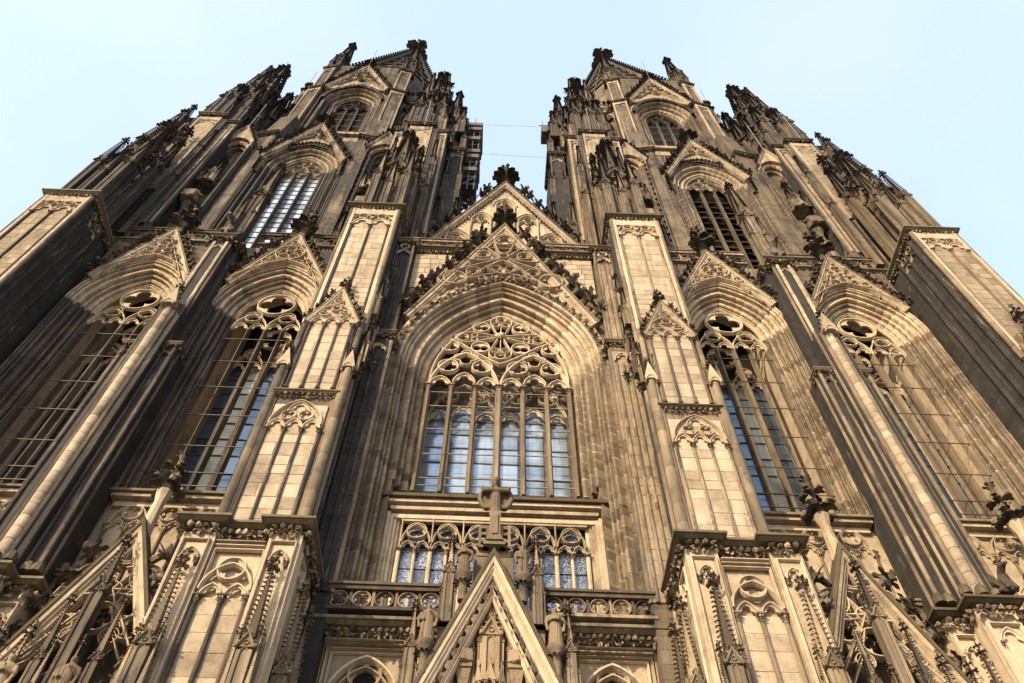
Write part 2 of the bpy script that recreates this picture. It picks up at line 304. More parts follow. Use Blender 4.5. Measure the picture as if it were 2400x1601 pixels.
# ------------------------------------------------------------------ small carved pieces (shared meshes)
def make_crocket():
    b = MB(); rr = random.Random(3)
    b.tube((0, 0, 0), (0, 0, .55), .16, 6); b.blob((0, 0, .58), .30, (1, 1, .8), 4)
    for i in range(7):
        a = 2*pi*i/7+rr.uniform(-.2, .2); d = Vector((cos(a), sin(a), .55 if i % 2 else 1.1)); b.tint().leaf((0, 0, .45), d, Vector((-cos(a)*.6, -sin(a)*.6, 1)), .62, .40, .75)
    b.tint().leaf((0, 0, .6), (0, -.25, 1), (0, 1, .2), .5, .42, .5)
    return b
CROCKET = make_crocket().mesh('crocket', M_DARK)
def make_finial():
    b = MB(); rr = random.Random(5)
    b.lathe(0, 0, [(.14, 0), (.11, .5), (.22, .62), (.24, .72), (.11, .82), (.10, 1.5), (.16, 1.6), (.08, 1.75), (.07, 2.1), (.13, 2.25), (.02, 2.45)], 8)
    for z, R, n in ((.75, .62, 4), (1.55, .42, 4)):
        for i in range(n):
            a = pi/4+2*pi*i/n
            for da, up_ in ((-.35, .25), (.35, .25), (0, .75)):
                b.tint().leaf((.1*cos(a), .1*sin(a), z), (cos(a+da), sin(a+da), up_), (-cos(a)*.4, -sin(a)*.4, 1), R, R*.6, .8)
            b.blob((R*.8*cos(a), R*.8*sin(a), z+.14), R*.26, (1, 1, 1), i)
    for i in range(5): a = 2*pi*i/5; b.tint().leaf((0, 0, 2.15), (cos(a)*.6, sin(a)*.6, 1), (-cos(a), -sin(a), .6), .34, .2, .5)
    return b
FINIAL_MB = make_finial(); FINIAL = FINIAL_MB.mesh('finial', M_DARK)
def make_capital():
    b = MB(); b.lathe(0, 0, [(.5, -.35), (.62, -.28), (.5, -.2), (.62, .3), (.85, .75)], 8)
    for i in range(8):
        a = 2*pi*i/8; b.tint().leaf((.5*cos(a), .5*sin(a), .05), (cos(a)*.7, sin(a)*.7, 1), (-cos(a), -sin(a), .5), .85, .5, .8)
    b.box(-.95, .95, -.95, .95, .75, 1.0); return b
CAPITAL = make_capital().mesh('capital', M_DARK)
CAPITAL_P = make_capital().mesh('capital', M_MIX)
def make_base():
    b = MB(); b.lathe(0, 0, [(1.0, 0), (1.0, .9), (.8, 1.1), (.85, 1.3), (.5, 1.7)], 8); return b
BASE = make_base().mesh('base', M_CAP)
def frieze(mb, p0, p1, h, out, step=0.19, seed=1):      # band of carved leaves along a straight edge; p0,p1 are (x,y,z)
    rr = random.Random(seed); p0, p1 = Vector(p0), Vector(p1); d = p1-p0; L = d.length
    if L < .05: return
    d.normalize(); nrm = Vector((d.y, -d.x, 0)); n = max(2, int(L/step))
    for i in range(n):
        c = p0+d*(L*(i+.5)/n); mb.tint()
        mb.blob(tuple(c+nrm*out*.45+Vector((0, 0, h*.72))), h*.20, (1, 1, .9), rr.random()*99, .4)
        for k in range(7):
            a = rr.uniform(-1.3, 1.3); up_ = rr.choice((-.7, -.2, .3, .9)); mb.tint().leaf(tuple(c+d*rr.uniform(-.1, .1)+nrm*out*.15+Vector((0, 0, h*rr.uniform(.35, .8)))), tuple(nrm*.9+d*a+Vector((0, 0, up_))), (0, 0, 1), h*rr.uniform(.30, .52), h*.24, .9)
_pin = {}
def pinnacle(parent, x, y, z, wd, hs, hp, mat=None, tint=M_MIX, name='pinnacle', rot=0.0, fin=0.9):
    mat = mat or M_WARM; key = (round(wd, 2), round(hs, 2), round(hp, 2), mat.name, tint.name)
    if key not in _pin:
        a = MB(); s_ = MB(); h = wd/2
        a.box(-h*.8, h*.8, -h*.8, h*.8, 0, hs)
        for sx in (-1, 1):
            for sy in (-1, 1): a.tint().box(sx*h*.80-.28*h, sx*h*.80+.28*h, sy*h*.80-.28*h, sy*h*.80+.28*h, 0, hs*.97)
        a.tint().frustum(0, 0, 0, .18*wd, h*1.35, h*1.35, h*1.05, h*1.05)
        for q in range(4):
            g = MB(); dk = MB(); gh = wd*1.0
            g.tint().prism_xz([(-h*1.1, hs), (h*1.1, hs), (0, hs+gh)], -h*1.12, -h*.8)
            g.sweep([(-h*1.25, hs-.05*wd), (0, hs+gh*1.12), (h*1.25, hs-.05*wd)], .2*wd, .22*wd, -h*1.05)
            g.sweep(lancet(0, hs-.45*wd, h*.55, 2, 4), .12*wd, .10*wd, -h*.82)
            g.sweep(circ(0, hs+.32*wd, .17*wd, 9), .07*wd, .10*wd, -h*1.12, True); g.tint().sweep([(-h*.62, .25), (-h*.62, hs-.5*wd)], .10*wd, .08*wd, -h*.8); g.sweep([(h*.62, .25), (h*.62, hs-.5*wd)], .10*wd, .08*wd, -h*.8)
            for sx in (-1, 1):
                for t in (.3, .65): dk.tint().leaf((sx*h*1.2*(1-t), -h*1.15, hs+gh*t+.10*wd), (sx*.7, -.4, .9), (0, -1, .4), .34*wd, .26*wd, .8)
            dk.leaf((0, -h*1.1, hs+gh), (0, -.2, 1), (0, 1, 0), .55*wd, .4*wd, .4); dk.leaf((0, -h*1.1, hs+gh), (.8, -.3, .6), (0, 1, .3), .45*wd, .3*wd, .7); dk.leaf((0, -h*1.1, hs+gh), (-.8, -.3, .6), (0, 1, .3), .45*wd, .3*wd, .7); s_.merge(dk, Matrix.Rotation(q*pi/2, 4, 'Z'))
            a.merge(g, Matrix.Rotation(q*pi/2, 4, 'Z'))
        s_.frustum(0, 0, hs+.1, hs+hp, h*.78, h*.78, h*.14, h*.14)
        n = max(5, int(hp/(wd*.42)))
        for i in range(n):
            t = (i+.6)/n; r = h*(.82*(1-t)+.14*t)
            if i < n*.18: continue
            for sx in (-1, 1):
                for sy in (-1, 1): s_.tint().leaf((sx*r, sy*r, hs+hp*t), (sx, sy, .5), (-sx*.3, -sy*.3, 1), .34*wd, .26*wd, .7)
        f_ = MB() if wd >= .45 else s_; f_.merge(FINIAL_MB, Matrix.Translation((0, 0, hs+hp-.1*wd)) @ Matrix.Scale(wd*fin, 4))
        _pin[key] = (a.mesh('pinnacle', mat), s_.mesh('spirelet', tint), f_.mesh('finial', M_DARK) if wd >= .45 else None)
    A, S, Fm = _pin[key]
    o = inst(name, A, parent, (x, y, z), (0, 0, rot)); inst('spirelet', S, o)
    if Fm: inst('finial', Fm, o)
    return o
# ------------------------------------------------------------------ moulded openings
def profile(r0, y0, r1, y1, n, front=0.12):
    d = Vector((r1-r0, y1-y0)); L = d.length; d /= L; nrm = Vector((-d.y, d.x)); nrm = nrm if nrm.y < 0 or (nrm.x < 0) else -nrm
    nrm = Vector((d.y, -d.x)) if Vector((d.y, -d.x)).dot(Vector((-1, -1))) > 0 else Vector((-d.y, d.x))
    p0 = Vector((r0, y0)); out = [(r0, y0+.12), (r0, y0)]; W_ = [(.6, 1.25, .8, 1.5, .7)[i % 5] for i in range(n)]; acc = 0.0; sc_ = L/sum(W_)
    for i in range(n):
        seg = W_[i]*sc_; b = p0+d*acc; acc += seg; big = (1.15, .6, .9)[i % 3]
        for k in range(1, 5):     # roll
            a = pi*k/4.0-pi*.5; t = .25*(1+sin(a)); hgt = .30*seg*cos(a)*big
            q = b+d*seg*(.06+t)+nrm*hgt; out.append((q.x, q.y))
        for k in range(1, 5):     # hollow
            t = k/5; q = b+d*seg*(.56+.44*t)-nrm*.46*seg*sin(pi*t); out.append((q.x, q.y))
    out.append((r1, y1)); out.append((r1+front, y1)); return out
def jamb_mesh(prof, half, h, yb, mat, name):
    ins = .013
    poly = [(half+r, y) for r, y in prof]+[(half+prof[-1][0], yb), (half+prof[0][0], yb)]
    n = len(poly); npf = len(prof); vs = []
    for z, i_ in ((.003, 1), (.042, 0), (h-.042, 0), (h-.003, 1)):
        for k, (x, y) in enumerate(poly): vs.append((x+(ins*.7 if i_ and k < npf else 0), y+(ins*.7 if i_ and k < npf else 0), z))
    fs = []
    for l in range(3):
        for k in range(n): j = (k+1) % n; fs.append((l*n+k, l*n+j, (l+1)*n+j, (l+1)*n+k))
    for base, rev in ((0, True), (3*n, False)):
        tr = tessellate_polygon([[Vector((x, y, 0)) for x, y in poly]])
        for t in tr: fs.append(tuple(base+i for i in (reversed(t) if rev else t)))
    o = MB().add(vs, fs); o.edge = [1.0]*n+[0.0]*n+[1.0]*n; return o.mesh(name, mat, True)
def voussoirs(prof, half, k, z, yb, nb, mat):
    out = []; R0 = half*k; e = half*(k-1)
    pf = list(prof)+[(prof[-1][0], yb), (prof[0][0], yb)]; n = len(pf); gap = .10
    for b in range(nb):
        vs = []; ts = [b+.008, b+.045, b+.5, b+.955, b+.992]
        for li, t in enumerate(ts):
            for i, (r, y) in enumerate(pf):
                R = R0+r; tm = acos(e/R); a = tm*t/nb; sh = .010 if li in (0, 4) and i < n-2 else 0
                vs.append((e-(R+sh)*cos(a), y+sh, z+(R+sh)*sin(a)))
        fs = []
        for l in range(4):
            for i in range(n): j = (i+1) % n; fs.append((l*n+i, l*n+j, (l+1)*n+j, (l+1)*n+i))
        tr = tessellate_polygon([[Vector((r, y, 0)) for r, y in pf]])
        for t in tr: fs.append(tuple(t)); fs.append(tuple(4*n+i for i in reversed(t)))
        o = MB().add(vs, fs); o.edge = [.6]*n+[0.0]*(2*n)+[.6]*n; out.append(o.mesh('voussoir', mat, True))
    return out
_op = {}
def opening(parent, cx, half, k, zs, zp, prof, yb, mat_j, mat_a, nb=9, h=.48, seed=1, mat_jr=None):
    rr = random.Random(seed); key = (half, k, zp, len(prof), prof[0], prof[-1], nb, mat_a.name)
    n = max(1, round((zp-zs)/h)); hh = (zp-zs)/n
    jk = ('j', half, round(hh, 4), prof[0], prof[-1], len(prof))
    if key not in _op: _op[key] = voussoirs(prof, half, k, zp, yb, nb, mat_a)
    for mj in (mat_j, mat_jr or mat_j):
        if jk+(mj.name,) not in _op: _op[jk+(mj.name,)] = jamb_mesh(prof, half, hh, yb, mj, 'jamb_stone')
    for s in (-1, 1):
        jm = _op[jk+((mat_jr if (s > 0 and mat_jr) else mat_j).name,)]
        for i in range(n): inst('jamb_stone', jm, parent, (cx+s*rr.uniform(-.008, .012), rr.uniform(-.012, .012), zs+i*hh), sc=(s, 1, 1))
        for v in _op[key]: inst('voussoir', v, parent, (cx, rr.uniform(-.004, .004), 0), sc=(-s, 1, 1) if s > 0 else (1, 1, 1))
def stones(parent, x0, x1, z0, z1, y, depth, mesh, row=.48, seed=1, split=.75, mats=None, lim=None):
    part('mortar', MB().box(x0, x1, y-depth*.5+.014, y+.04, z0, z1), M_SOOT_SHADE if mesh is STONE_D else M_ASHB if mesh is STONE_B else M_CLEAN, parent)
    rr = random.Random(seed); n = max(1, round((z1-z0)/row)); c = 0; hs_ = [rr.uniform(.7, 1.3) for _ in range(n)]; k_ = (z1-z0)/sum(hs_); zz = z0
    for i in range(n):
        h = hs_[i]*k_; zb_ = zz; zz += h
        x = x0; w_ = x1-x0; cuts = [x0]
        if w_ > .45 and rr.random() < split:
            m = max(1, int(w_/.75)); cuts += sorted(x0+w_*((k+1)/(m+1)+rr.uniform(-.16, .16)/(m)) for k in range(m))
        cuts.append(x1)
        for a, b in zip(cuts, cuts[1:]):
            if b-a < .05: continue
            o = inst('stone', mesh if not isinstance(mesh, list) else rr.choice(mesh), parent, ((a+b)/2, y+rr.uniform(-.008, .008), zb_+h/2), (rr.uniform(-.004, .004), 0, rr.uniform(-.006, .006)), (b-a-.006, depth, h-.006)); c += 1
    return c
def stone_mesh(mat):
    b = MB(); q = .47
    vs = [(-.5, .5, -.5), (.5, .5, -.5), (.5, .5, .5), (-.5, .5, .5), (-.5, -.3, -.5), (.5, -.3, -.5), (.5, -.3, .5), (-.5, -.3, .5), (-.485, -.5, -q), (.485, -.5, -q), (.485, -.5, q), (-.485, -.5, q)]
    return b.add(vs, [(0, 1, 5, 4), (1, 2, 6, 5), (2, 3, 7, 6), (3, 0, 4, 7), (4, 5, 9, 8), (5, 6, 10, 9), (6, 7, 11, 10), (7, 4, 8, 11), (8, 9, 10, 11), (3, 2, 1, 0)]).mesh('stone', mat)
M_ASHB = stone('brown_ashlar', (0.10, 0.074, 0.048), (0.22, 0.166, 0.108), (0.35, 0.275, 0.19), 0.62, var=0.28, moss=0.5)
STONE = stone_mesh(M_ASH); STONE_W = stone_mesh(M_WARM); STONE_B = stone_mesh(M_ASHB); STONE_D = stone_mesh(M_SOOT_SHADE)
def colonnette(mb, x, y, z0, z1, r, n=8, base=True):
    mb.lathe(x, y, [(r*1.7, z0), (r*1.7, z0+.12), (r*1.1, z0+.2), (r, z0+.22), (r, z1)] if base else [(r, z0), (r, z1)], n)
def shaft_run(parent, x, y, z0, z1, r, mat, name='shaft', course=.95, n=10, seed=2):   # engaged shaft of drums with visible joints
    rr = random.Random(seed); b = MB(); z = z0
    while z < z1-.05:
        h = min(course*rr.uniform(.7, 1.3), z1-z); q = r*rr.uniform(.97, 1.03)
        b.tint().lathe(x+rr.uniform(-.006, .006), y, [(q*.95, z), (q, z+.03), (q, z+h-.03), (q*.95, z+h)], n); z += h
    return part(name, b, mat, parent, True)
def crockets(parent, p0, p1, n, size, rot_y, me=None, t0=.06, t1=.95, tilt=0.0, seed=1, name='crocket'):
    rr = random.Random(seed)
    for i in range(n):
        t = t0+(t1-t0)*i/max(1, n-1); p = Vector(p0).lerp(Vector(p1), t); s_ = size*rr.uniform(.88, 1.12)
        inst(name, me or CROCKET, parent, tuple(p), (tilt+rr.uniform(-.1, .1), rot_y+rr.uniform(-.1, .1), rr.uniform(-.5, .5)), s_)
def cornice(parent, pts, z, h, out, mat=None, fr=True, frz=.5, seed=1, name='cornice', froff=.02):
    """moulded slab following a plan polyline (list of x,y, walked so the outside is on its right), with a leaf frieze below"""
    b = MB(); P = [Vector(p) for p in pts]; n = len(P)
    prof = [(0, -h*.55), (out*.45, -h*.5), (out*.8, -h*.18), (out, -h*.12), (out, h*.25), (out*.55, h*.6), (-.1, h*.75), (-.1, -h*.55)]
    vs = []
    for i in range(n):
        d1 = (P[i]-P[i-1]).normalized() if i else None; d2 = (P[i+1]-P[i]).normalized() if i < n-1 else None
        d1 = d2 if d1 is None else d1; d2 = d1 if d2 is None else d2; n1, n2 = Vector((d1.y, -d1.x)), Vector((d2.y, -d2.x)); q = (n1+n2).normalized(); q /= max(.4, q.dot(n1))
        for u, v in prof: vs.append((P[i].x+q.x*u, P[i].y+q.y*u, z+v))
    m = len(prof); fs = []
    for i in range(n-1):
        for k in range(m): l = (k+1) % m; fs.append((i*m+k, (i+1)*m+k, (i+1)*m+l, i*m+l))
    fs += [tuple(range(m)), tuple((n-1)*m+k for k in range(m-1, -1, -1))]
    b.add(vs, fs); o = part(name, b, mat or M_CAP, parent)
    if fr:
        f = MB()
        for i in range(n-1): frieze(f, (P[i].x, P[i].y, z-h*.55-frz), (P[i+1].x, P[i+1].y, z-h*.55-frz), frz, out, seed=seed+i)
        part('leaf_frieze', f, M_MIX, o)
    return o
def panel_tracery(parent, x0, x1, n, z0, z1, y, head=2, r=.05, mat=M_CLEAN, cmat=M_SHAFT, capm=None, bar=.09, dep=.13, rowh=None):
    """blind panel of n lights: colonnettes, capitals, cusped heads"""
    wl = (x1-x0)/n; h = wl/2; t = MB(); c = MB()
    for i in range(n): cusp_arch(t, x0+wl*(i+.5), z1, h, y, dep, bar, 1.9)
    top = z1+h*1.7
    if head == 3:      # three lights: interlaced circles over
        for cx in (x0+wl, x1-wl): foil_ring(t, cx, z1+h*2.35, h*.92, 4, pi/4, y, dep, bar*.9)
        cusp_arch(t, (x0+x1)/2, z1+h*2.9, h*1.25, y, dep, bar*.9, 1.6)
        t.sweep(lancet((x0+x1)/2, z1+h*.8, wl*1.5, 1.55, 10), bar, dep, y)
    elif head == 2:
        foil_ring(t, (x0+x1)/2, z1+h*2.3, h*.95, 4, pi/4, y, dep, bar*1.0); t.sweep(lancet((x0+x1)/2, z1, wl, 1.75, 10), bar*1.1, dep*1.1, y)
    for i in range(n+1): colonnette(c, x0+wl*i, y-.03, z0, z1-.15, r)
    o = part('blind_tracery', t, mat, parent, False); part('colonnettes', c, cmat, o, True)
    for i in range(n+1): inst('capital', capm or CAPITAL, o, (x0+wl*i, y-.04, z1-.12), sc=(r*1.9, r*1.9, .16))
    return o
def balustrade(parent, x0, x1, y, z0, z1, n, mat=M_MIX, kind=4):
    b = MB(); wl = (x1-x0)/n; h = z1-z0
    b.box(x0, x1, y-.16, y+.16, z1-.16*h, z1); b.tint().box(x0, x1, y-.14, y+.14, z0, z0+.13*h)
    r = min(wl/2, h*.36)
    for i in range(n):
        cx = x0+wl*(i+.5)
        if kind == 4: foil_ring(b.tint(), cx, z0+h*.485, r*1.02, 4, pi/4 if True else 0, y+.07, .16, r*.24)
        else:
            cusp_arch(b.tint(), cx, z0+h*.42, wl*.46, y+.06, .16, wl*.12, 1.7); 
        b.tint().box(x0+wl*i-.04, x0+wl*i+.04, y-.06, y+.07, z0+.13*h, z1-.16*h)
    o = part('balustrade', b, mat, parent); c = MB().box(x0-.02, x1+.02, y-.22, y+.2, z1+.002, z1+.09); part('rail', c, M_CAP, o)
    return o
def gable(parent, cx, zb, za, hw, y, thick, rake, mat=M_CLEAN, hole=None, ncr=6, crs=.5, fins=.9, finname='finial', crname='crocket', rm=None, plate=True):
    """steep stone gable: raking mouldings, optional plate with an arched cut, crockets and finial"""
    g = node('gable', parent)
    ang = atan2(za-zb, hw)
    if plate:
        pl = [(cx-hw, zb), (cx-hw+.01, zb)] if False else []
        poly = [(cx-hw, zb), (cx, za), (cx+hw, zb)]
        if hole: poly += [(x, z) for x, z in reversed(hole)]
        part('gable_wall', MB().prism_xz(poly, y, y+thick), mat, g)
    b = MB(); w_ = rake
    prof = [(w_*.62, thick*.8), (w_*.62, -.30*w_), (w_*.50, -.85*w_), (w_*.1, -.80*w_), (0, -.55*w_), (-.16*w_, -.62*w_), (-.28*w_, -.42*w_), (-.5*w_, -.34*w_), (-.62*w_, -.05*w_), (-.62*w_, thick*.5)]
    b.sweep_prof([(cx-hw, zb), (cx, za), (cx+hw, zb)], prof, y)
    r_ = part('raking_moulding', b, rm or mat, g)
    # coping: weathered top of the rakes, front band coloured for soot and moulding shade
    c = MB(); c.sweep_prof([(cx-hw, zb), (cx, za), (cx+hw, zb)], [(w_*.64, thick*.9), (w_*.52, -.98*w_), (w_*.90, -.94*w_), (w_*.98, thick*.9)], y); part('coping', c, M_CAP, g)
    off = w_*.95; nx, nz = -sin(ang), cos(ang)
    for s in (-1, 1):
        p0 = (cx+s*hw+(-s)*nx*off*-1*-1, y-.2*w_, zb+nz*off); p0 = (cx+s*(hw+sin(ang)*off), y-.2*w_, zb+nz*off); p1 = (cx+s*(sin(ang)*off), y-.2*w_, za+nz*off)
        crockets(g, p0, p1, ncr, crs, s*(pi/2-ang*.35)*.75, t0=.08, t1=.90, seed=ncr+s, name=crname, tilt=.25)
    if fins: inst(finname, FINIAL, g, (cx, y+thick*.3, za+w_*.9/cos(ang)-.1*fins), sc=fins)
    return g
def glazing(parent, cx, half, n, z0, z1, y, mats, rows, bar=.03, barm=M_IRON, h=None, tilt=.012, seed=3):
    """n lights of separate panes with bars"""
    rr = random.Random(seed); wl = 2*half/n; dz = (z1-z0)/rows; me = {}
    for m in mats:
        if m.name not in me: me[m.name] = MB().box(-wl*.48, wl*.48, -.01, .01, .012, dz-.012).mesh('pane', m)
    bm = MB().box(-half, half, -.02, .02, -bar/2, bar/2).mesh('glazing_bar', barm)
    for i in range(n):
        for k in range(rows):
            inst('pane', me[mats[i % len(mats)].name], parent, (cx-half+wl*(i+.5), y, z0+dz*k), (rr.uniform(-tilt, tilt), 0, rr.uniform(-tilt, tilt)))
    for k in range(rows+1): inst('glazing_bar', bm, parent, (cx, y-.035, z0+dz*k))

# ================================================================== ground
g_ = MB(); g_.add([(-3000, -3000, 0), (3000, -3000, 0), (3000, 3000, 0), (-3000, 3000, 0)], [(0, 1, 2, 3)])
gr = inst('ground', g_.mesh('ground', M_GROUND)); gr['kind'] = 'structure'; gr['label'] = 'grey paved square in front of the cathedral'

# ================================================================== nave front between the towers
NF = thing('nave_front', 'middle church front between the towers with a wide six light pointed window', 'church front')
# --- great window
WZ, WS, WH, WK = 23.3, 30.3, 3.08, 2.02
win = node('window', NF)
prC = profile(0, .30, 1.45, -1.2, 7, .16)
opening(win, 0, WH, WK, WZ, WS, prC, .55, M_WARM, M_CLEAN, nb=11, h=.47, seed=4)
def central_tracery():
    t = MB(); y = .22; d = .21; big = .15
    wl = 2*WH/6
    t.sweep(lancet(0, WS, WH-.05, WK, 16), .12, d, y)
    for sx in (-1, 1):                         # two great sub-arches
        cx = sx*WH/2; t.sweep(lancet(cx, 29.7, WH/2-.04, 2.02, 12), .17, d*1.1, y)
        for k in (-1, 0, 1): cusp_arch(t, cx+k*wl, 29.75+(.30 if k == 0 else 0), wl*.47, y, d, .095, 1.65)
        for k in (-1, 1): foil_ring(t, cx+k*wl*.74, 31.28, .50, 4, 0, y, d, .10)
        C = foil_circles(cx, 31.95, .55, 4, 0)
        t.sweep([(cx+exit_r(C, cx, 31.95, 2*pi*i/36)*cos(2*pi*i/36), 31.95+exit_r(C, cx, 31.95, 2*pi*i/36)*sin(2*pi*i/36)) for i in range(36)], .09, d, y, True)
        foil_ring(t, sx*2.33, 32.88, .46, 3, pi/2, y, d, .10)
        foil_ring(t, sx*.95, 34.55, .45, 2, 0, y, d, .10)
        foil_ring(t, sx*.93, 32.85, .47, 2, 0, y, d, .10)
        # long side petals of the cross
        L = [(sx*.2, 33.83), (sx*.7, 33.95), (sx*1.3, 34.08), (sx*1.8, 34.02), (sx*2.12, 33.75), (sx*2.1, 33.45), (sx*1.75, 33.22), (sx*1.3, 33.28), (sx*.7, 33.5), (sx*.2, 33.68)]
        t.sweep(L, .09, d, y); foil_ring(t, sx*1.78, 33.63, .31, 4, 0, y, d, .07)
        t.sweep([(sx*.3, 33.75), (sx*1.0, 33.72), (sx*1.45, 33.65)], .06, d*.8, y)
        for zz in (33.85, 33.5): foil_ring(t, sx*1.22, zz, .18, 3, pi/2, y, d*.9, .05)
        t.sweep([(sx*2.55, 33.55), (sx*1.75, 33.0), (sx*.9, 32.2), (sx*.35, 31.75), (0, 31.55)], .13, d*1.05, y)
        t.sweep([(sx*2.55, 33.55), (sx*2.75, 33.3)], .10, d, y)
    for up_ in (1, -1):                        # upper and lower petals
        zc = 33.75; pts = []
        for i in range(17):
            a = -pi*.12+pi*1.24*i/16; rr_ = .52; pts.append((rr_*cos(a), zc+up_*(1.32)+up_*rr_*sin(a)))
        t.sweep([(.14, zc+up_*.15)]+pts+[(-.14, zc+up_*.15)], .085, d, y); foil_ring(t, 0, zc+up_*1.55, .28, 3, up_*pi/2, y, d, .06)
        t.sweep([(0, zc+up_*.1), (0, zc+up_*1.25)], .06, d*.9, y)
        for sx in (-1, 1): foil_ring(t, sx*.24, zc+up_*1.08, .2, 3, up_*pi/2, y, d*.9, .05)
    t.blob((0, y-.3, 33.75), .2, (1.3, .6, .9), 3)
    return t
tr = part('tracery', central_tracery(), M_CLEAN, win)
wl = 2*WH/6
mm = MB(); mm.prism_xy([(-.10, .30), (-.10, .12), (-.045, -.02), (.045, -.02), (.10, .12), (.10, .30)], WZ, 29.55); me_m = mm.mesh('mullion', M_WARM)
mm = MB(); mm.prism_xy([(-.15, .30), (-.15, .10), (-.06, -.10), (.06, -.10), (.15, .10), (.15, .30)], WZ, 29.55); me_mb = mm.mesh('mullion', M_WARM)
for i in range(7):
    x = -WH+wl*i+(.05 if i == 0 else -.05 if i == 6 else 0)
    inst('mullion', me_mb if i == 3 else me_m, win, (x, 0, 0)); inst('capital', CAPITAL_P, win, (x, .08, 29.6), sc=(.15 if i != 3 else .19, .15 if i != 3 else .19, .26))
# inner glazed window wall behind the free-standing tracery
iw = MB(); iw.box(-3.9, -3.12, .55, 2.1, WZ-.4, 36.5); iw.tint().box(3.12, 3.9, .55, 2.1, WZ-.4, 36.5); part('reveal', iw, M_WARM, win)
vb = MB(); vb.box(-4.2, 4.2, 2.25, 2.4, WZ-1, 37.5); vb.box(-4.2, 4.2, .6, 2.4, 36.6, 36.8); part('dark_interior', vb, M_VOID, win)
it = MB()
for i in range(6):
    cx = -WH+wl*(i+.5); cusp_arch(it.tint(), cx, 29.0+(.4 if i in (1, 4) else 0), wl*.46, 1.55, .16, .09, 1.7)
for cx in (-WH/2, WH/2):
    it.sweep(lancet(cx, 29.0, WH/2, 2.0, 10), .14, .2, 1.55)
    for k in (-1, 1): foil_ring(it.tint(), cx+k*.72, 30.9, .5, 4, 0, 1.55, .16, .09)
for i in range(7): it.box(-WH+wl*i-.07, -WH+wl*i+.07, 1.42, 1.6, WZ, 29.1)
part('inner_tracery', it, M_CLEAN, win)
glazing(win, 0, WH, 6, WZ-.1, 30.3, 1.72, [G_SKY], 8, .05, M_IRON, seed=5)
ob = MB().box(-wl*.44, wl*.44, -.018, .018, -.02, .02).mesh('saddle_bar', M_IRON)
for z in (23.75, 24.15, 25.5, 27.0, 28.5, 29.45):
    for i in range(6): inst('saddle_bar', ob, win, (-WH+wl*(i+.5), .16, z+.02*i))
# carved leaf chain along the arch
lf = MB(); R = WH*WK+1.42; e = WH*(WK-1); tm = acos(e/R)
for sx in (-1, 1):
    for i in range(15):
        a = tm*(i+.4)/15; x, z = sx*(R*cos(a)-e), WS+R*sin(a)
        lf.tint().blob((x, -1.30, z), .13, (1, .8, 1), i); dr = Vector((sx*cos(a), -.35, sin(a)))
        for k in (-1, 1): lf.leaf((x, -1.25, z), dr*-.5+Vector((-sx*sin(a)*k*.5, -.3, cos(a)*k*.5)), (0, -1, 0), .27, .17, .6)
        for k in range(1, 4):
            a2 = a+tm/15*k/4; lf.blob((sx*((R-.05)*cos(a2)-e), -1.24, WS+(R-.05)*sin(a2)), .055, (1, 1, 1), k)
part('leaf_chain', lf, M_MIX, win)
# --- wall around and above
sp = MB()
arch_o = lancet(0, WS, WH+1.55, 1+ (WH*(WK-1))/(WH+1.55), 12)
for s in (-1, 1):
    sp.tint().prism_xz([(s*4.55, 17), (s*5.6, 17), (s*5.6, 40.2), (0, 40.2)]+[(x, z) for x, z in (arch_o[12:] if s > 0 else arch_o[12::-1])], -.92, -.3)
part('wall', sp, M_WALL, NF)
ash = node('ashlar', NF)
for s in (-1, 1):
    for i in range(7):
        z = 36.2+i*.5; x_in = 4.5-(z-35)*.43
        xs = [x_in, (x_in+4.6)/2+random.uniform(-.2, .2), 4.6] if 4.6-x_in > .9 else [x_in, 4.6]
        for a, b in zip(xs, xs[1:]):
            if b-a > .12: inst('stone', STONE, ash, (s*(a+b)/2, -.99, z+.25), sc=(b-a-.012, .16, .488))
# --- big gable over the window
GZ, GA, GH = 33.0, 42.5, 4.20
gb = gable(NF, 0, GZ, GA, GH, -1.12, .7, .34, M_CLEAN, hole=[p for p in lancet(0, WS, WH+1.5, 1+(WH*(WK-1))/(WH+1.5), 14) if p[1] > GZ+.02], ncr=9, crs=1.0, fins=1.3)
def gable_tracery():
    t = MB(); y = -1.14; d = .32
    foil_ring(t, 0, 42.0, .62, 3, pi/2, y, d, .11)
    foil_ring(t, 0, 40.0, .30, 4, pi/4, y, d*1.2, .08)
    t.sweep([(-.55, 41.6), (-.3, 40.6), (0, 40.25), (.3, 40.6), (.55, 41.6)], .1, d, y)
    for s in (-1, 1):
        pts = [(s*.25, 40.1), (s*.9, 40.95), (s*1.5, 40.75), (s*1.95, 39.75), (s*1.8, 39.55), (s*1.1, 39.55), (s*.3, 39.8)]; t.sweep(pts, .1, d, y, True); foil_ring(t, s*1.1, 40.2, .42, 3, pi/2, y, d, .08)
        foil_ring(t, s*2.45, 37.55, .66, 4, 0, y, d, .10); foil_ring(t, s*1.55, 38.35, .42, 3, pi/2, y, d, .08)
        t.sweep([(s*.25, 39.75), (s*1.0, 39.25), (s*2.1, 38.6), (s*3.1, 38.0), (s*3.35, 37.4), (s*3.1, 36.95)], .11, d, y)
        t.sweep([(s*.2, 39.6), (s*.9, 38.8), (s*1.6, 37.75), (s*2.4, 36.9)], .11, d, y)
        t.sweep([(0, 39.6), (s*.5, 39.2), (s*.85, 38.65), (s*.4, 38.3), (0, 38.1)], .1, d, y)
        foil_ring(t, s*.38, 38.75, .3, 3, pi/2, y, d*.9, .07)
        t.sweep([(s*.3, 38.2), (s*1.0, 38.0), (s*1.7, 37.55)], .08, d*.9, y)
    return t
gt_ = gable_tracery(); gt_.tint().sweep([(-3.6, 35.9), (0, 43.0), (3.6, 35.9)], .12, .26, -1.14)
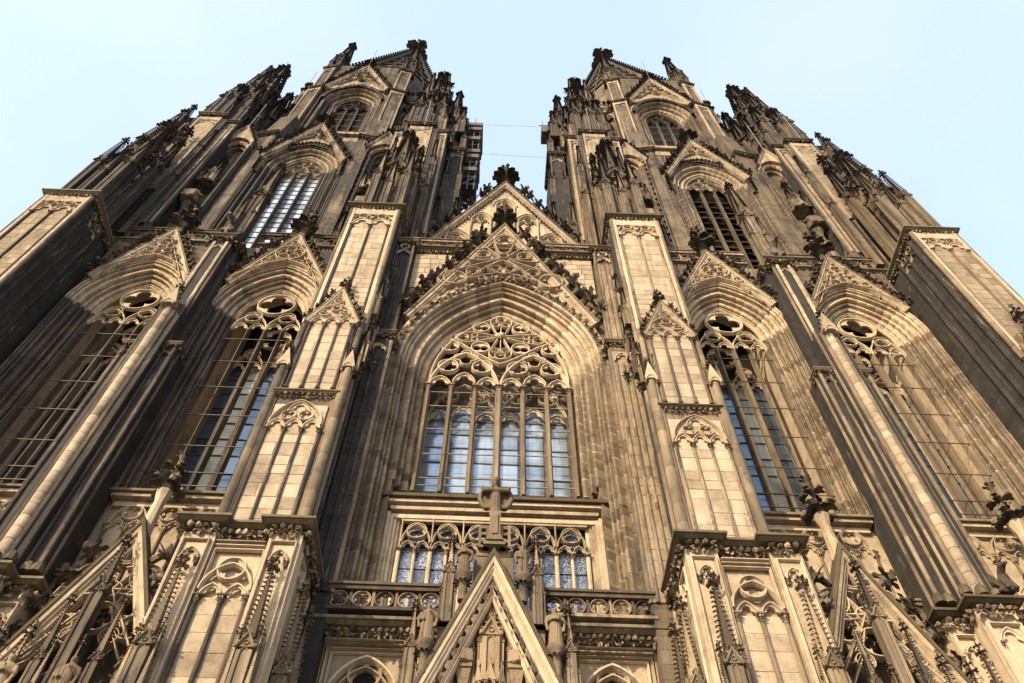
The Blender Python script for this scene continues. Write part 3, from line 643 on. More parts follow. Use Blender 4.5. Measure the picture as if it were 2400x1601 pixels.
for s in (-1, 1):
    for x, z, r in ((.95, 41.35, .2), (1.95, 39.1, .22), (2.9, 37.0, .24), (3.3, 36.35, .22), (.75, 37.95, .24), (1.1, 37.75, .2)): foil_ring(gt_, s*x, z, r, 3, pi/2, -1.14, .26, .06)
g3_ = MB(); g3_.merge(gt_, Matrix.Translation((0, 0, .4)) @ Matrix.Diagonal((.96, 1, .967, 1))); part('gable_tracery', g3_, M_CLEAN, gb)
# --- cornice and balustrade above the window, second gable behind
cornice(NF, [(-5.55, -.9), (5.55, -.9)], 40.25, .30, .42, seed=3, frz=.5)
for s in (-1, 1): balustrade(NF, s*5.0 if s < 0 else 1.6, -1.4 if s < 0 else 5.0, -.75, 40.5, 41.75, 5, kind=1, mat=M_WARM)
g2 = gable(NF, 0, 43.5, 54.85, 5.5, 1.45, .8, .34, M_CLEAN, ncr=10, crs=.85, fins=False)
inst('finial', FINIAL, g2, (0, 1.8, 55.3), sc=1.75)
def upper_gable_panels():
    t = MB(); y = 1.43; d = .16
    for cx, zt, zb in ((0, 51.6, 43), (-1.5, 49.3, 43), (1.5, 49.3, 43), (-2.95, 46.6, 43), (2.95, 46.6, 43)):
        h = .62
        for sx in (-1, 1): t.tint().sweep([(cx+sx*h, zb), (cx+sx*h, zt)], .13, d, y)
        t.sweep(lancet(cx, zt, h, 1.5, 6), .13, d, y); t.sweep([(cx, zb), (cx, zt-.4)], .08, d*.8, y)
        for sx in (-1, 1): cusp_arch(t, cx+sx*h*.5, zt-.45, h*.46, y, d, .07, 1.5)
        foil_ring(t, cx, zt+.25, .30, 4, pi/4, y, d, .06)
        t.sweep(lancet(cx, zt+.1, h+.18, 1.5, 6), .08, d*.7, y)
    return t
part('blind_tracery', upper_gable_panels(), M_CLEAN, g2)
dn = MB()
for s in (-1, 1):
    for i in range(34): t = (i+.5)/34; dn.tint().blob((s*5.2*(1-t), 1.28, 43.6+10.8*t), .09, (1, 1, 1), i)
part('bead_row', dn, M_MIX, g2)['kind'] = 'stuff'
bk = MB().box(-5.6, 5.6, 1.9, 2.6, 17, 46.5); part('back_wall', bk, M_WALL, NF)
rf = MB(); rf.prism_xz([(-5.6, 44.5), (0, 55.5), (5.6, 44.5)], 2.3, 30); part('roof', rf, M_CAP, NF)
# --- sill, gallery of twin lights
sl = MB(); sl.sweep_prof([(-3.9, 0), (3.9, 0)], [(.0, .3), (-.10, -.62), (-.22, -.62), (-.24, -.45), (-.42, -.38), (-.46, .3)], 0)
sl = MB()
for z0, z1, y0, tn in ((22.30, 22.44, -.44, 0), (22.18, 22.285, -.24, 1), (22.02, 22.165, -.34, 2), (21.88, 22.005, -.14, 3), (21.70, 21.865, -.24, 4)): sl.tint().box(-3.75+.06*tn, 3.75-.06*tn, y0, .6, z0, z1)
o = part('sill', sl, M_CLEAN, NF)
sq = MB(); sq.add([(x, y, z) for x in (-3.95, 3.95) for y, z in ((-.58, 22.45), (-.58, 22.60), (.35, 23.38), (.6, 23.38), (.6, 22.45))], [(0, 1, 2, 3, 4), (9, 8, 7, 6, 5)]+[(k, (k+1) % 5+0, (k+1) % 5+5, k+5) for k in range(5)]); part('sill_slab', sq, M_CAP, o)
gal = node('gallery', NF)
prG = [p for p in prC if p[0] > .64]; jm = jamb_mesh(prG, WH, .49, .6, M_WARM, 'jamb_stone')
for s in (-1, 1):
    for i in range(13): inst('jamb_stone', jm, gal, (random.uniform(-.006, .006), random.uniform(-.012, .012), 16.93+i*.49), sc=(s, 1, 1))
    fr = MB(); y_ = .05
    for k in range(5): fr.tint().box(*sorted((s*(3.16+.11*k), s*(3.28+.11*k))), -.02-.085*k, .6, 16.9, 21.8+.02*k)
    part('frame', fr, M_CLEAN, gal)
gt = MB(); gw = 6.3/6
for i in range(6):
    cx = -3.15+gw*(i+.5); gt.tint().sweep(lancet(cx, 20.6, gw*.46, 1.9, 7), .085, .17, -.12); foil_ring(gt, cx, 21.12, .37, 4, pi/4, -.12, .16, .075)
    for sx in (-1, 1): cusp_arch(gt, cx+sx*gw*.235, 20.3, gw*.22, -.12, .15, .065, 1.7)
    gt.sweep([(-3.15+gw*i, 20.4), (-3.15+gw*i, 21.75)], .06, .12, -.12)
part('tracery', gt, M_CLEAN, gal); part('frame', MB().box(-3.2, 3.2, -.2, -.06, 21.6, 21.69), M_CLEAN, gal)
gc = MB()
for i in range(13):
    x = -3.15+gw*.5*i; colonnette(gc, x, -.16, 17.0, 20.25, .055 if i % 2 else .075)
part('colonnettes', gc, M_CLEAN, gal, True)
for i in range(13): inst('capital', CAPITAL_P, gal, (-3.15+gw*.5*i, -.16, 20.2), sc=(.11, .11, .2))
glazing(gal, 0, 3.15, 12, 17.2, 20.5, .02, [G_LEAD], 4, .03, M_IRON, tilt=.006)
for i in range(6): inst('pane', MB().prism_xz(circ(0, 0, .34, 12), -.01, .01).mesh('pane', G_LEAD), gal, (-3.15+gw*(i+.5), .02, 21.12))
part('back_panel', MB().box(-3.3, 3.3, .08, .5, 16.5, 22.1), M_VOID, gal)
# --- balustrade over the portal and the wall below it
for s in (-1, 1): balustrade(NF, -4.75 if s < 0 else 1.45, -1.45 if s < 0 else 4.75, -1.65, 16.64, 17.46, 5, M_MIX)
cornice(NF, [(-5.5, -1.45), (5.5, -1.45)], 16.36, .26, .34, seed=8, frz=.42)
lw = MB(); lw.box(-5.7, 5.7, -.95, -.3, 9, 16.22); lw.tint().box(-5.7, 5.7, -1.44, .6, 16.2, 16.6); part('lower_wall', lw, M_CLEAN, NF)
for s in (-1, 1):
    lw = node('blind_window', NF, (s*3.38, -.95, 0)); t = MB()
    t.sweep(lancet(0, 14.1, .98, 1.5, 10), .16, .34, 0); t.tint().sweep(lancet(0, 14.1, .80, 1.5, 10), .10, .24, 0)
    foil_ring(t, 0, 15.02, .50, 4, pi/4, 0, .22, .12)
    for sx in (-1, 1): cusp_arch(t, sx*.4, 13.6, .36, 0, .2, .1, 1.8)
    part('tracery', t, M_CLEAN, lw)
    part('dark_opening', MB().prism_xz(circ(0, 15.02, .34, 16), -.02, -.004), M_VOID, lw)
    fr = MB()
    for k in range(4):
        q = .12*k; fr.tint().sweep([(-1.05-q, 12), (-1.05-q, 15.75+q*.8), (1.05+q, 15.75+q*.8), (1.05+q, 12)], .1, .10+.07*k, 0)
    part('frame', fr, M_CLEAN, lw)

# ================================================================== right-hand tower (built once, mirrored for the other one)
T = thing('tower', 'right church tower with dark open louvres in its tall upper window', 'tower', (14.9, 0, 0), group='twin front towers')
core = MB(); core.box(-9.0, 9.0, 3.2, 22, 0, 42.0); core.box(-9.2, 9.2, .9, 3, 0, 22.2); core.tint().box(-8.6, 8.6, 4.3, 22, 42, 63.6); part('core_wall', core, M_WALL, T)
prW = profile(0, .40, 1.05, -.55, 6, .10); prU = profile(0, 2.35, 1.75, 1.65, 6, .12); prO = profile(0, 4.3, 1.45, 3.25, 4, .12)

def tower_tracery(hw, zs, y, d, nl):
    t = MB(); t.sweep(lancet(0, zs, hw, 2.0, 12), .14, d, y); q = hw/2
    if nl == 4:
        for s in (-1, 1):
            t.sweep(lancet(s*q, zs-.75, q, 1.75, 9), .10, d*1.1, y)
            for k in (-1, 1): cusp_arch(t, s*q+k*q/2, zs-.85, q*.47, y, d, .06, 1.7)
            foil_ring(t, s*q, zs+.32, q*.54, 4, pi/4, y, d, .065)
        foil_ring(t, 0, zs+1.50, hw*.60, 4, 0, y, d*1.2, .14)
    else:
        wl = 2*hw/3
        for k in (-1, 0, 1): cusp_arch(t, k*wl, zs-.3, wl*.48, y, d, .08, 1.6)
        for s in (-1, 1): foil_ring(t, s*wl*.52, zs+.85, wl*.44, 4, 0, y, d, .08)
        foil_ring(t, 0, zs+1.65, wl*.42, 3, pi/2, y, d, .08); t.sweep(lancet(-wl/2, zs-.3, wl, 1.5, 8), .1, d, y); t.sweep(lancet(wl/2, zs-.3, wl, 1.5, 8), .1, d, y)
    return t
TR4 = tower_tracery(1.62, 34.9, .55, .17, 4).mesh('tracery', M_CLEAN)
def lower_window(cx):
    wn = node('window', T, (cx, .45, -.0344), sc=(1.02, 1, 1.0215)); hw = 1.62
    opening(wn, 0, 1.65, 2.0, 22.42, 34.9, prW, 1.2, M_WARM, M_CLEAN, nb=9, h=.48, seed=int(cx*10)+99)
    inst('tracery', TR4, wn)
    for i in range(5):
        x = -hw+hw/2*i; m = MB(); r = .09 if i == 2 else .055
        m.prism_xy([(x-r, .75), (x-r, .52), (x-r*.4, .40), (x+r*.4, .40), (x+r, .52), (x+r, .75)], 22.9, 34.05); part('mullion', m, M_WARM, wn)
        if 0 < i < 4: inst('capital', CAPITAL_P, wn, (x, .50, 34.0), sc=(.11, .11, .2))
    rv = MB(); rv.tint().box(-1.75, -1.64, .75, 2.5, 22.5, 38.5); rv.tint().box(1.64, 1.75, .75, 2.5, 22.5, 38.5); part('reveal', rv, M_CLEAN, wn); part('dark_interior', MB().box(-1.7, 1.7, 2.40, 2.5, 22, 39).box(-1.63, 1.63, 1.1, 2.39, 37.9, 38.1), M_VOID, wn)
    it = MB()
    for i in range(4): cusp_arch(it.tint(), -hw+hw/2*(i+.5), 32.8, hw/2*.46, 2.05, .16, .08, 1.7)
    for s in (-1, 1):
        it.sweep(lancet(s*hw/2, 32.8, hw/2, 2, 9), .12, .2, 2.05); foil_ring(it, s*hw/2, 34.2, .42, 4, 0, 2.05, .16, .08)
    foil_ring(it, 0, 35.5, .8, 4, 0, 2.05, .18, .1)
    for i in range(5): it.tint().box(-hw+hw/2*i-.06, -hw+hw/2*i+.06, 1.9, 2.08, 22.9, 32.9)
    part('inner_tracery', it, M_CLEAN, wn)
    glazing(wn, 0, hw, 4, 22.9, 33.4, 2.2, [G_DARK, G_DARK, G_OLIVE, G_DARK] if cx < 0 else [G_DARK, G_OLIVE, G_DARK, G_DARK], 10, .04, M_RUST, seed=9)
    sb = MB().box(-1.64, 1.64, -.016, .016, -.016, .016).mesh('saddle_bar', M_RUST)
    for z in (23.5, 24.2, 25.7, 27.6, 29.5, 31.4, 33.2): inst('saddle_bar', sb, wn, (0, .38, z))
    # sill and blind arcade below it
    sl = MB()
    for k, (z0, z1, y0) in enumerate(((22.22, 22.37, -.30), (21.98, 22.20, -.04))): sl.tint().box(-2.2+.1*k, 2.2-.1*k, y0, 1.2, z0, z1)
    o = part('sill', sl, M_CLEAN, wn)
    sq = MB(); sq.add([(x, y, z) for x in (-2.35, 2.35) for y, z in ((-.42, 22.38), (-.42, 22.49), (.62, 22.96), (1.0, 22.96), (1.0, 22.38))], [(0, 1, 2, 3, 4), (9, 8, 7, 6, 5)]+[(k, (k+1) % 5, (k+1) % 5+5, k+5) for k in range(5)]); part('sill_slab', sq, M_CAP, o)
    part('wall', MB().box(-2.7, 2.7, .12, .9, 15, 22.35), M_CLEAN, wn)
    t = MB(); c = MB()
    for i in range(4):
        x = -1.95+1.3*(i+.0)
        if i < 3:
            t.tint().sweep(lancet(x+.65, 21.2, .6, 1.8, 7), .10, .16, .12); foil_ring(t, x+.65, 21.72, .36, 4, pi/4, .12, .14, .07)
            for s in (-1, 1): cusp_arch(t, x+.65+s*.3, 20.95, .27, .12, .14, .07, 1.7)
    t.box(-2.1, 2.1, -.02, .11, 22.22, 22.34)
    part('blind_tracery', t, M_CLEAN, wn)
    for i in range(7): colonnette(c, -1.95+.65*i, .08, 17.0, 20.95, .05); inst('capital', CAPITAL_P, wn, (-1.95+.65*i, .06, 20.95), sc=(.1, .1, .2))
    part('colonnettes', c, M_WARM, wn, True)
    # gable with crockets and finial
    G = gable(wn, 0, 36.7, 41.85, 2.37, -.52, .5, .26, M_CLEAN, hole=[p for p in lancet(0, 34.9, 2.72, 1.61, 12) if p[1] > 36.73], ncr=9, crs=.6, fins=1.35)
    t = MB(); y = -.54; d = .24
    if cx < 0:
        foil_ring(t, 0, 41.0, .22, 3, pi/2, y, d, .06); t.sweep(circ(0, 39.82, .76, 24), .10, d*1.2, y, True)
        for k in range(5): a = pi/2+2*pi*k/5; foil_ring(t, .46*cos(a), 39.82+.46*sin(a), .29, 4, a, y, d, .055)
    else:
        foil_ring(t, 0, 41.0, .22, 3, pi/2, y, d, .06); foil_ring(t, 0, 39.8, .2, 4, 0, y, d*1.2, .06)
        for k in range(6): a = pi/6+pi*k/3; foil_ring(t, .5*cos(a), 39.8+.5*sin(a), .24, 3, a, y, d, .055); t.sweep([(.18*cos(a+.5), 39.8+.18*sin(a+.5)), (.75*cos(a+.5), 39.8+.75*sin(a+.5))], .07, d*1.1, y)
    t.tint().sweep([(-1.95, 37.0), (0, 41.3), (1.95, 37.0)], .08, d*.8, y); t.sweep([p for p in lancet(0, 34.9, 2.86, 1.57, 14) if p[1] > 36.9], .10, d*1.1, y)
    for s in (-1, 1):
        foil_ring(t, s*1.05, 38.95, .26, 4, pi/4, y, d, .06); foil_ring(t, s*1.5, 38.15, .20, 3, pi/2, y, d*.9, .05); foil_ring(t, s*.52, 40.65, .13, 3, pi/2, y, d*.9, .04); foil_ring(t, s*.62, 39.02, .15, 3, pi/2, y, d*.9, .04); t.sweep([(s*.1, 39.05), (s*.8, 38.9), (s*1.45, 37.9)], .06, d*.8, y); t.sweep([(s*.75, 39.6), (s*1.2, 39.2), (s*1.4, 38.6)], .05, d*.7, y)
    part('gable_tracery', t, M_CLEAN, G)
    # wall over the arch, behind the gable
    hole = lancet(0, 34.9, 2.70, 1.61, 10)
    part('spandrel', MB().prism_xz([(-3.0, 34.9), (-3.0, 41.2), (3.0, 41.2), (3.0, 34.9)]+list(reversed(hole)), -.22, .3), M_WALL, wn)
    wf = MB()
    for s in (-1, 1): wf.box(min(s*2.68, s*3.0), max(s*2.68, s*3.0), -.22, .6, 15, 34.9)
    part('side_wall', wf, M_WALL, wn)
    return wn
for cx in (-3.45, 3.45): lower_window(cx)
cornice(T, [(-6.9, .5), (-1.1, .5)], 42.55, .26, .34, seed=4, frz=.55); cornice(T, [(1.1, .5), (6.9, .5)], 42.55, .26, .34, seed=5, frz=.55)
for a, b in ((-6.6, -1.0), (1.0, 6.6)): balustrade(T, a, b, .45, 42.8, 44.05, 6, M_MIX)
part('gallery_floor', MB().box(-9, 9, .55, 4.3, 42.0, 42.6), M_CAP, T)

# ---- buttress between the two windows
mb_ = node('buttress', T)
m = MB(); m.box(-1.15, -.5, -.92, .4, 17.5, 30.6); m.tint().box(.5, 1.15, -.95, .4, 17.5, 30.6); m.tint().box(-.52, .52, -1.35, .6, 17.5, 33.3); m.tint().box(-.52, .52, -.92, .6, 33, 40.6); m.tint().box(-.78, -.52, -.45, .6, 30, 40.6); m.box(.52, .78, -.45, .6, 30, 40.6); part('wall', m, M_SOOT_SHADE, mb_)
shaft_run(mb_, 0, -1.38, 18.2, 33.2, .20, M_ASHW, seed=3); [shaft_run(mb_, q_*.27, -1.36, 18.2, 33.0, .09, M_WARM, seed=int(20+q_*3), n=8) for q_ in (-1, 1)]
for s in (-1, 1):
    for x, y, r, z1 in ((.52, -1.28, .07, 33.2), (.62, -.97, .06, 30.4), (1.06, -.98, .08, 30.4), (1.18, -.72, .07, 30.4)): shaft_run(mb_, s*x, y, 18.1, z1, r, M_WARM, seed=int(x*10), n=8)
    cornice(mb_, [(s*.82-.36, -.4), (s*.82-.36, -1.02), (s*.82+.36, -1.02), (s*.82+.36, -.4)], 30.6, .22, .12, fr=True, frz=.3)
    t = MB(); cusp_arch(t, s*.82, 29.6, .24, -.96, .12, .07, 1.6); part('blind_tracery', t, M_WARM, mb_)
for s in (-1, 1):
    m = MB().prism_xy([(s*.05-.05, -1.36), (s*.05-.05, -1.50), (s*.05+.05, -1.50), (s*.05+.05, -1.36)], 33, 40.9)
sw = MB(); sw.box(-.22, .22, -.96, -.90, 33.2, 40.3); part('recess', sw, M_SOOT_SHADE, mb_)
for s in (-1, 1): shaft_run(mb_, s*.32, -1.0, 33.2, 40.2, .085, M_CLEAN, seed=31+s, n=8); shaft_run(mb_, s*.50, -.90, 33.0, 40.2, .07, M_WARM, seed=33+s, n=8)
q = MB(); cusp_arch(q, 0, 39.5, .24, -.97, .08, .05, 1.7); part('blind_tracery', q, M_CLEAN, mb_)
gp = MB(); gp.prism_xz([(-.34, 32.8), (.34, 32.8), (0, 34.2)], -1.78, -1.4); cusp_arch(gp, 0, 32.6, .27, -1.72, .1, .07, 1.8); part('gablet', gp, M_CLEAN, mb_); inst('finial', FINIAL, mb_, (0, -1.6, 34.0), sc=.34)
crockets(mb_, (-.34, -1.6, 32.9), (0, -1.6, 34.2), 4, .2, -.8); crockets(mb_, (.34, -1.6, 32.9), (0, -1.6, 34.2), 4, .2, .8)
cornice(mb_, [(-.85, .2), (-.85, -.5), (-.58, -.5), (-.58, -1.06), (.58, -1.06), (.58, -.5), (.85, -.5), (.85, .2)], 40.75, .24, .22, seed=2, frz=.45)
cornice(mb_, [(-1.35, -.2), (-1.35, -1.05), (-.62, -1.05), (-.62, -1.7), (.62, -1.7), (.62, -1.05), (1.35, -1.05), (1.35, -.2)], 17.7, .24, .30, seed=6, frz=.5)
for x in (-1.15, -.85, -.5, 0, .5, .85, 1.15): inst('base', BASE, mb_, (x, -1.1 if abs(x) > .55 else -1.55, 18.08), sc=(.19, .19, .22))
lo = MB(); lo.box(-1.3, 1.3, -1.0, .3, 8, 17.7); lo.tint().box(-.6, .6, -1.6, -.9, 8, 17.7); part('foot_wall', lo, M_CLEAN, mb_)
for x, hw_ in ((-.95, .3), (0, .48), (.95, .3)):
    y = -1.02 if x else -1.62; t = MB(); cusp_arch(t, x, 16.2, hw_*.8, y, .12, .08, 1.8)
    for s in (-1, 1): t.box(x+s*hw_*.8-.04, x+s*hw_*.8+.04, y-.1, y, 8, 16.2)
    t.sweep([(x-hw_, 8), (x-hw_, 16.95), (x+hw_, 16.95), (x+hw_, 8)], .08, .14, y); part('blind_tracery', t, M_CLEAN, mb_)
    for s in (-1, 1): inst('capital', CAPITAL_P, mb_, (x+s*hw_*.8, y-.06, 16.15), sc=(.09, .09, .18))
for x in (-.95, .95): pinnacle(mb_, x, -1.4, 11, .30, 2.6, 2.4)
# free-standing pinnacle on its top, in front of the upper window
pinnacle(T, 0, -.1, 40.9, .62, 7.0, 4.8, fin=.8); 
for s in (-1, 1): pinnacle(T, s*.42, -.5, 40.9, .26, 3.9, 2.2)

# ---- the two great corner piers
def pier(cx, full, inner):
    s_in = 1 if cx < 0 else -1          # direction towards the windows
    p = node('pier', T, (cx, 0, 0)); m = MB()
    m.box(-1.22, 1.22, -2.62, 1.5, 17.6, 41.5); part('core_wall', m, M_SOOT_SHADE, p)
    # stage 3: two light panel under the cap
    m = MB(); m.box(-1.24, -1.02, -2.76, -2.6, 29.5, 41.4); m.tint().box(1.02, 1.24, -2.76, -2.6, 29.5, 41.4); m.tint().box(-1.02, 1.02, -2.74, -2.6, 40.72, 41.4); part('frame', m, M_CLEAN, p)
    stones(p, -1.0, 1.0, 29.6, 40.6, -2.64, .1, STONE, row=.52, seed=int(cx*7)+100, split=.9) if cx < 0 else stones(p, -1.0, 1.0, 29.6, 40.6, -2.64, .1, STONE_B, row=.52, seed=7, split=.9)
    panel_tracery(p, -.94, .94, 2, 30, 39.35, -2.70, head=0, r=.055, bar=.08)
    t = MB()
    for s in (-1, 1): foil_ring(t, s*.47, 40.36, .26, 4, pi/4, -2.7, .12, .06); t.sweep(lancet(s*.47, 40.12, .44, 1.2, 6), .07, .12, -2.7)
    part('blind_tracery', t, M_CLEAN, p)
    for s in (-1, 1): shaft_run(p, s*1.22, -2.66, 29.6, 41.4, .12, M_WARM, seed=5+s)
    pts = [(-1.2, 1.4), (-1.2, -2.6), (1.2, -2.6), (1.2, 1.4)]
    cornice(p, pts, 41.75, .28, .34, seed=12, frz=.44)
    # side faces: shafts, joints and carved heads
    for sd in (-1, 1):
        for y in (-2.2, -1.5, -.8):
            shaft_run(p, sd*1.24, y, 18.3, 41.2, .13, M_SOOT_SHADE, seed=int(y*10), n=8, name='side_shaft')
        t = MB()
        for y in (-1.85, -1.15):
            q = MB(); cusp_arch(q, 0, 40.0, .3, 0, .12, .08, 1.7); foil_ring(q, 0, 40.9, .24, 4, 0, 0, .12, .06)
            t.merge(q, Matrix.Translation((sd*1.22, y, 0)) @ Matrix.Rotation(sd*pi/2, 4, 'Z'))
        part('side_tracery', t, M_MIX, p)
    if full:
        # stage 1: three light panel with round corner shafts
        m = MB(); m.box(-1.02, 1.02, -3.12, -2.5, 17.9, 24.7); part('front_wall', m, M_WARM, p)
        stones(p, -.92, .92, 18.2, 24.0, -3.16, .1, STONE, row=.5, seed=31, split=.95)
        panel_tracery(p, -.88, .88, 3, 18.15, 22.6, -3.22, head=3, r=.05, bar=.07)
        cornice(p, [(-1.02, -2.9), (-1.02, -3.16), (1.02, -3.16), (1.02, -2.9)], 24.75, .16, .16, seed=9, frz=.34)
        # stage 2
        stones(p, -.9, .9, 24.95, 30.2, -3.06, .1, STONE, row=.52, seed=41, split=.95)
        m = MB(); m.box(-.98, .98, -3.02, -2.5, 24.9, 31.0); part('front_wall', m, M_WARM, p)
        panel_tracery(p, -.84, .84, 3, 25.0, 29.3, -3.12, head=0, r=.05, bar=.07)
        g = gable(p, 0, 29.4, 31.85, .98, -3.12, .4, .17, M_CLEAN, ncr=6, crs=.32, fins=.5)
        t = MB(); foil_ring(t, 0, 31.05, .22, 4, 0, -3.16, .1, .05); t.sweep(lancet(0, 29.75, .78, 1.35, 8), .08, .12, -3.14)
        for s in (-1, 1): foil_ring(t, s*.42, 30.05, .22, 4, 0, -3.16, .1, .05)
        foil_ring(t, 0, 30.45, .22, 4, pi/4, -3.16, .1, .05); part('gable_tracery', t, M_CLEAN, g)
        for s in (-1, 1):
            shaft_run(p, s*1.2, -3.08, 18.2, 26.3, .19, M_WARM, seed=8+s, course=1.0, n=12); shaft_run(p, s*1.02, -3.12, 18.2, 26.3, .07, M_WARM, seed=9+s, n=8); shaft_run(p, s*1.38, -2.85, 18.2, 26.0, .09, M_WARM, seed=10+s, n=8)
            shaft_run(p, s*1.12, -2.95, 26.3, 30.2, .12, M_WARM, seed=8+s)
            g = MB(); h = .25; x = s*1.2
            g.prism_xz([(x-h, 26.3), (x+h, 26.3), (x, 27.35)], -3.32, -2.9); cusp_arch(g, x, 26.15, .2, -3.28, .08, .05, 1.8); part('gablet', g, M_CLEAN, p); inst('finial', FINIAL, p, (x, -3.15, 27.2), sc=.26)
            for k in (-1, 1): inst('capital', CAPITAL_P, p, (x+k*.22, -3.25, 26.1), sc=(.07, .07, .14)); pinnacle(p, x+k*.3, -3.1, 26.2, .11, 1.0, .8)
        # carved brackets and pinnacles climbing the inner side face
        for k, (z, y) in enumerate(((27.5, -2.5), (29.4, -2.0), (31.0, -2.55), (33.2, -2.1), (35.6, -1.4))):
            pinnacle(p, -s_in*1.42, y, z, .26, 1.3, 1.6, mat=M_MIX, tint=M_DARK); inst('finial', FINIAL, p, (-s_in*1.42, y, z-.4), (pi, 0, 0), .3)
        cornice(p, [(-s_in*1.2, -.9), (-s_in*1.2, -1.2), (-s_in*1.55, -1.2), (-s_in*1.55, -.6)][::(1 if -s_in > 0 else 1)], 31.0, .2, .1, fr=False)
    # stage 0: broad foot
    m = MB(); m.box(-1.55, 1.55, -3.78, 1.0, 6, 17.5); m.tint().box(-1.62, -.72, -4.05, -3.7, 6, 17.2); m.tint().box(.72, 1.62, -4.05, -3.7, 6, 17.2); part('foot_wall', m, M_CLEAN, p)
    cornice(p, [(-1.6, .9), (-1.6, -4.05), (-.70, -4.05), (-.70, -3.80), (.70, -3.80), (.70, -4.05), (1.6, -4.05), (1.6, .9)], 17.62, .22, .30, seed=15, frz=.52)
    if full:
        stones(p, -.62, .62, 9, 15.2, -3.82, .1, STONE, row=.52, seed=51, split=.6)
        t = MB(); foil_ring(t, 0, 16.05, .40, 4, 0, -3.86, .16, .09); t.sweep(lancet(0, 15.35, .66, 1.35, 10), .10, .18, -3.86)
        for s in (-1, 1): cusp_arch(t, s*.32, 15.1, .29, -3.86, .16, .08, 1.7)
        for k in range(3): t.tint().sweep([(-.66-.0*k, 9), (-.66, 16.75+.1*k), (.66, 16.75+.1*k), (.66, 9)] if k == 0 else [(-.66, 16.75+.1*k), (.66, 16.75+.1*k)], .07, .12+.05*k, -3.84)
        part('blind_tracery', t, M_CLEAN, p)
        c = MB()
        for x in (-.62, 0, .62): colonnette(c, x, -3.93, 9, 15.0, .06); inst('capital', CAPITAL, p, (x, -3.94, 15.0), sc=(.11, .11, .22))
        part('colonnettes', c, M_SHAFT, p, True)
    for s in (-1, 1):
        x = s*1.17; t = MB(); cusp_arch(t, x, 16.2, .24, -4.07, .12, .07, 1.8); t.sweep([(x-.34, 8), (x-.34, 16.9), (x+.34, 16.9), (x+.34, 8)], .08, .10, -4.06)
        part('blind_tracery', t, M_CLEAN, p)
        for k in (-1, 1): inst('capital', CAPITAL, p, (x+k*.22, -4.1, 16.1), sc=(.08, .08, .16))
        pinnacle(p, x, -4.32, 11.0, .34, 2.35, 2.3); 
        for k in (-1, 1): pinnacle(p, x+k*.27, -4.4, 10.2, .16, 1.9, 1.6)
        for y in (-3.3, -2.2, -1.1):
            pinnacle(p, s*1.85, y, 11.0, .32, 2.4, 2.3)
            q = MB(); cusp_arch(q, 0, 16.2, .24, 0, .12, .07, 1.8); q.sweep([(-.36, 8), (-.36, 16.9), (.36, 16.9), (.36, 8)], .08, .10, 0)
            t = MB(); t.merge(q, Matrix.Translation((s*1.56, y, 0)) @ Matrix.Rotation(s*pi/2, 4, 'Z')); part('side_tracery', t, M_CLEAN, p)
    # bases of the shafts standing on the lower cap
    for x in (-1.35, -.95, -.5, 0, .5, .95, 1.35): inst('base', BASE, p, (x, -3.25 if abs(x) < 1 else -3.35, 18.05), sc=(.13, .13, .2))
    return p
pier(-8.05, True, True); pier(8.05, True, False)

# ---- tall single window stage
uw = node('window', T); UZ = 43.0
opening(uw, 0, 1.5, 2.0, UZ, 58.0, prU, 2.8, M_WARM, M_CLEAN, nb=9, h=.6, seed=21)
part('tracery', tower_tracery(1.48, 58.2, 2.45, .2, 3), M_CLEAN, uw)
for i in range(4):
    x = -1.48+2.96/3*i; m = MB(); r = .08; m.prism_xy([(x-r, 2.6), (x-r, 2.42), (x-r*.4, 2.28), (x+r*.4, 2.28), (x+r, 2.42), (x+r, 2.6)], UZ, 57.9); part('mullion', m, M_WARM, uw)
    inst('capital', CAPITAL, uw, (x, 2.36, 57.8), sc=(.13, .13, .3))
part('dark_interior', MB().box(-1.7, 1.7, 3.3, 3.5, 42, 62.0), M_VOID, uw)
lf = MB(); R = 1.5*2+1.55; e = 1.5; tm = acos(e/R)
for sx in (-1, 1):
    for i in range(24):
        a = tm*(i-5+.5)/19
        x, z = (sx*(R*cos(a)-e), 58.0+R*sin(a)) if a > 0 else (sx*(R-e), 58.0+R*a)
        lf.tint().blob((x, 1.62, z), .17, (1, 1, 1.1), i, .4); lf.leaf((x, 1.62, z), (-sx*.8*cos(a), -.5, -.6), (0, -1, 0), .34, .26, .7); lf.leaf((x, 1.6, z), (sx*.4, -.9, .2), (0, 0, 1), .30, .24, .7)
part('leaf_chain', lf, M_DARK, uw)
hole = lancet(0, 58.0, 3.28, 1+1.5/3.28, 12)
part('spandrel', MB().prism_xz([(-3.6, 42), (-3.6, 64.0), (3.6, 64.0), (3.6, 42), (3.24, 42)]+list(reversed(hole))+[(-3.24, 42)], 1.9, 2.4), M_WALL, uw)
ug = gable(uw, 0, 58.6, 65.7, 2.95, 1.52, .5, .28, M_CLEAN, hole=[p for p in hole if p[1] > 58.63], ncr=11, crs=.7, fins=1.4)
t = MB()
for s in (-1, 1): foil_ring(t, s*.45, 63.95, .36, 4, 0, 1.5, .2, .07); foil_ring(t, s*.95, 63.05, .3, 3, pi/2, 1.5, .2, .06); foil_ring(t, s*1.55, 61.9, .28, 3, pi/2, 1.5, .2, .06); t.sweep([(s*.1, 63.4), (s*.9, 62.75), (s*1.9, 61.3)], .08, .18, 1.5)
foil_ring(t, 0, 64.75, .28, 3, pi/2, 1.5, .2, .06); t.tint().sweep([(-2.5, 59.5), (0, 65.2), (2.5, 59.5)], .10, .2, 1.5)
part('gable_tracery', t, M_CLEAN, ug)
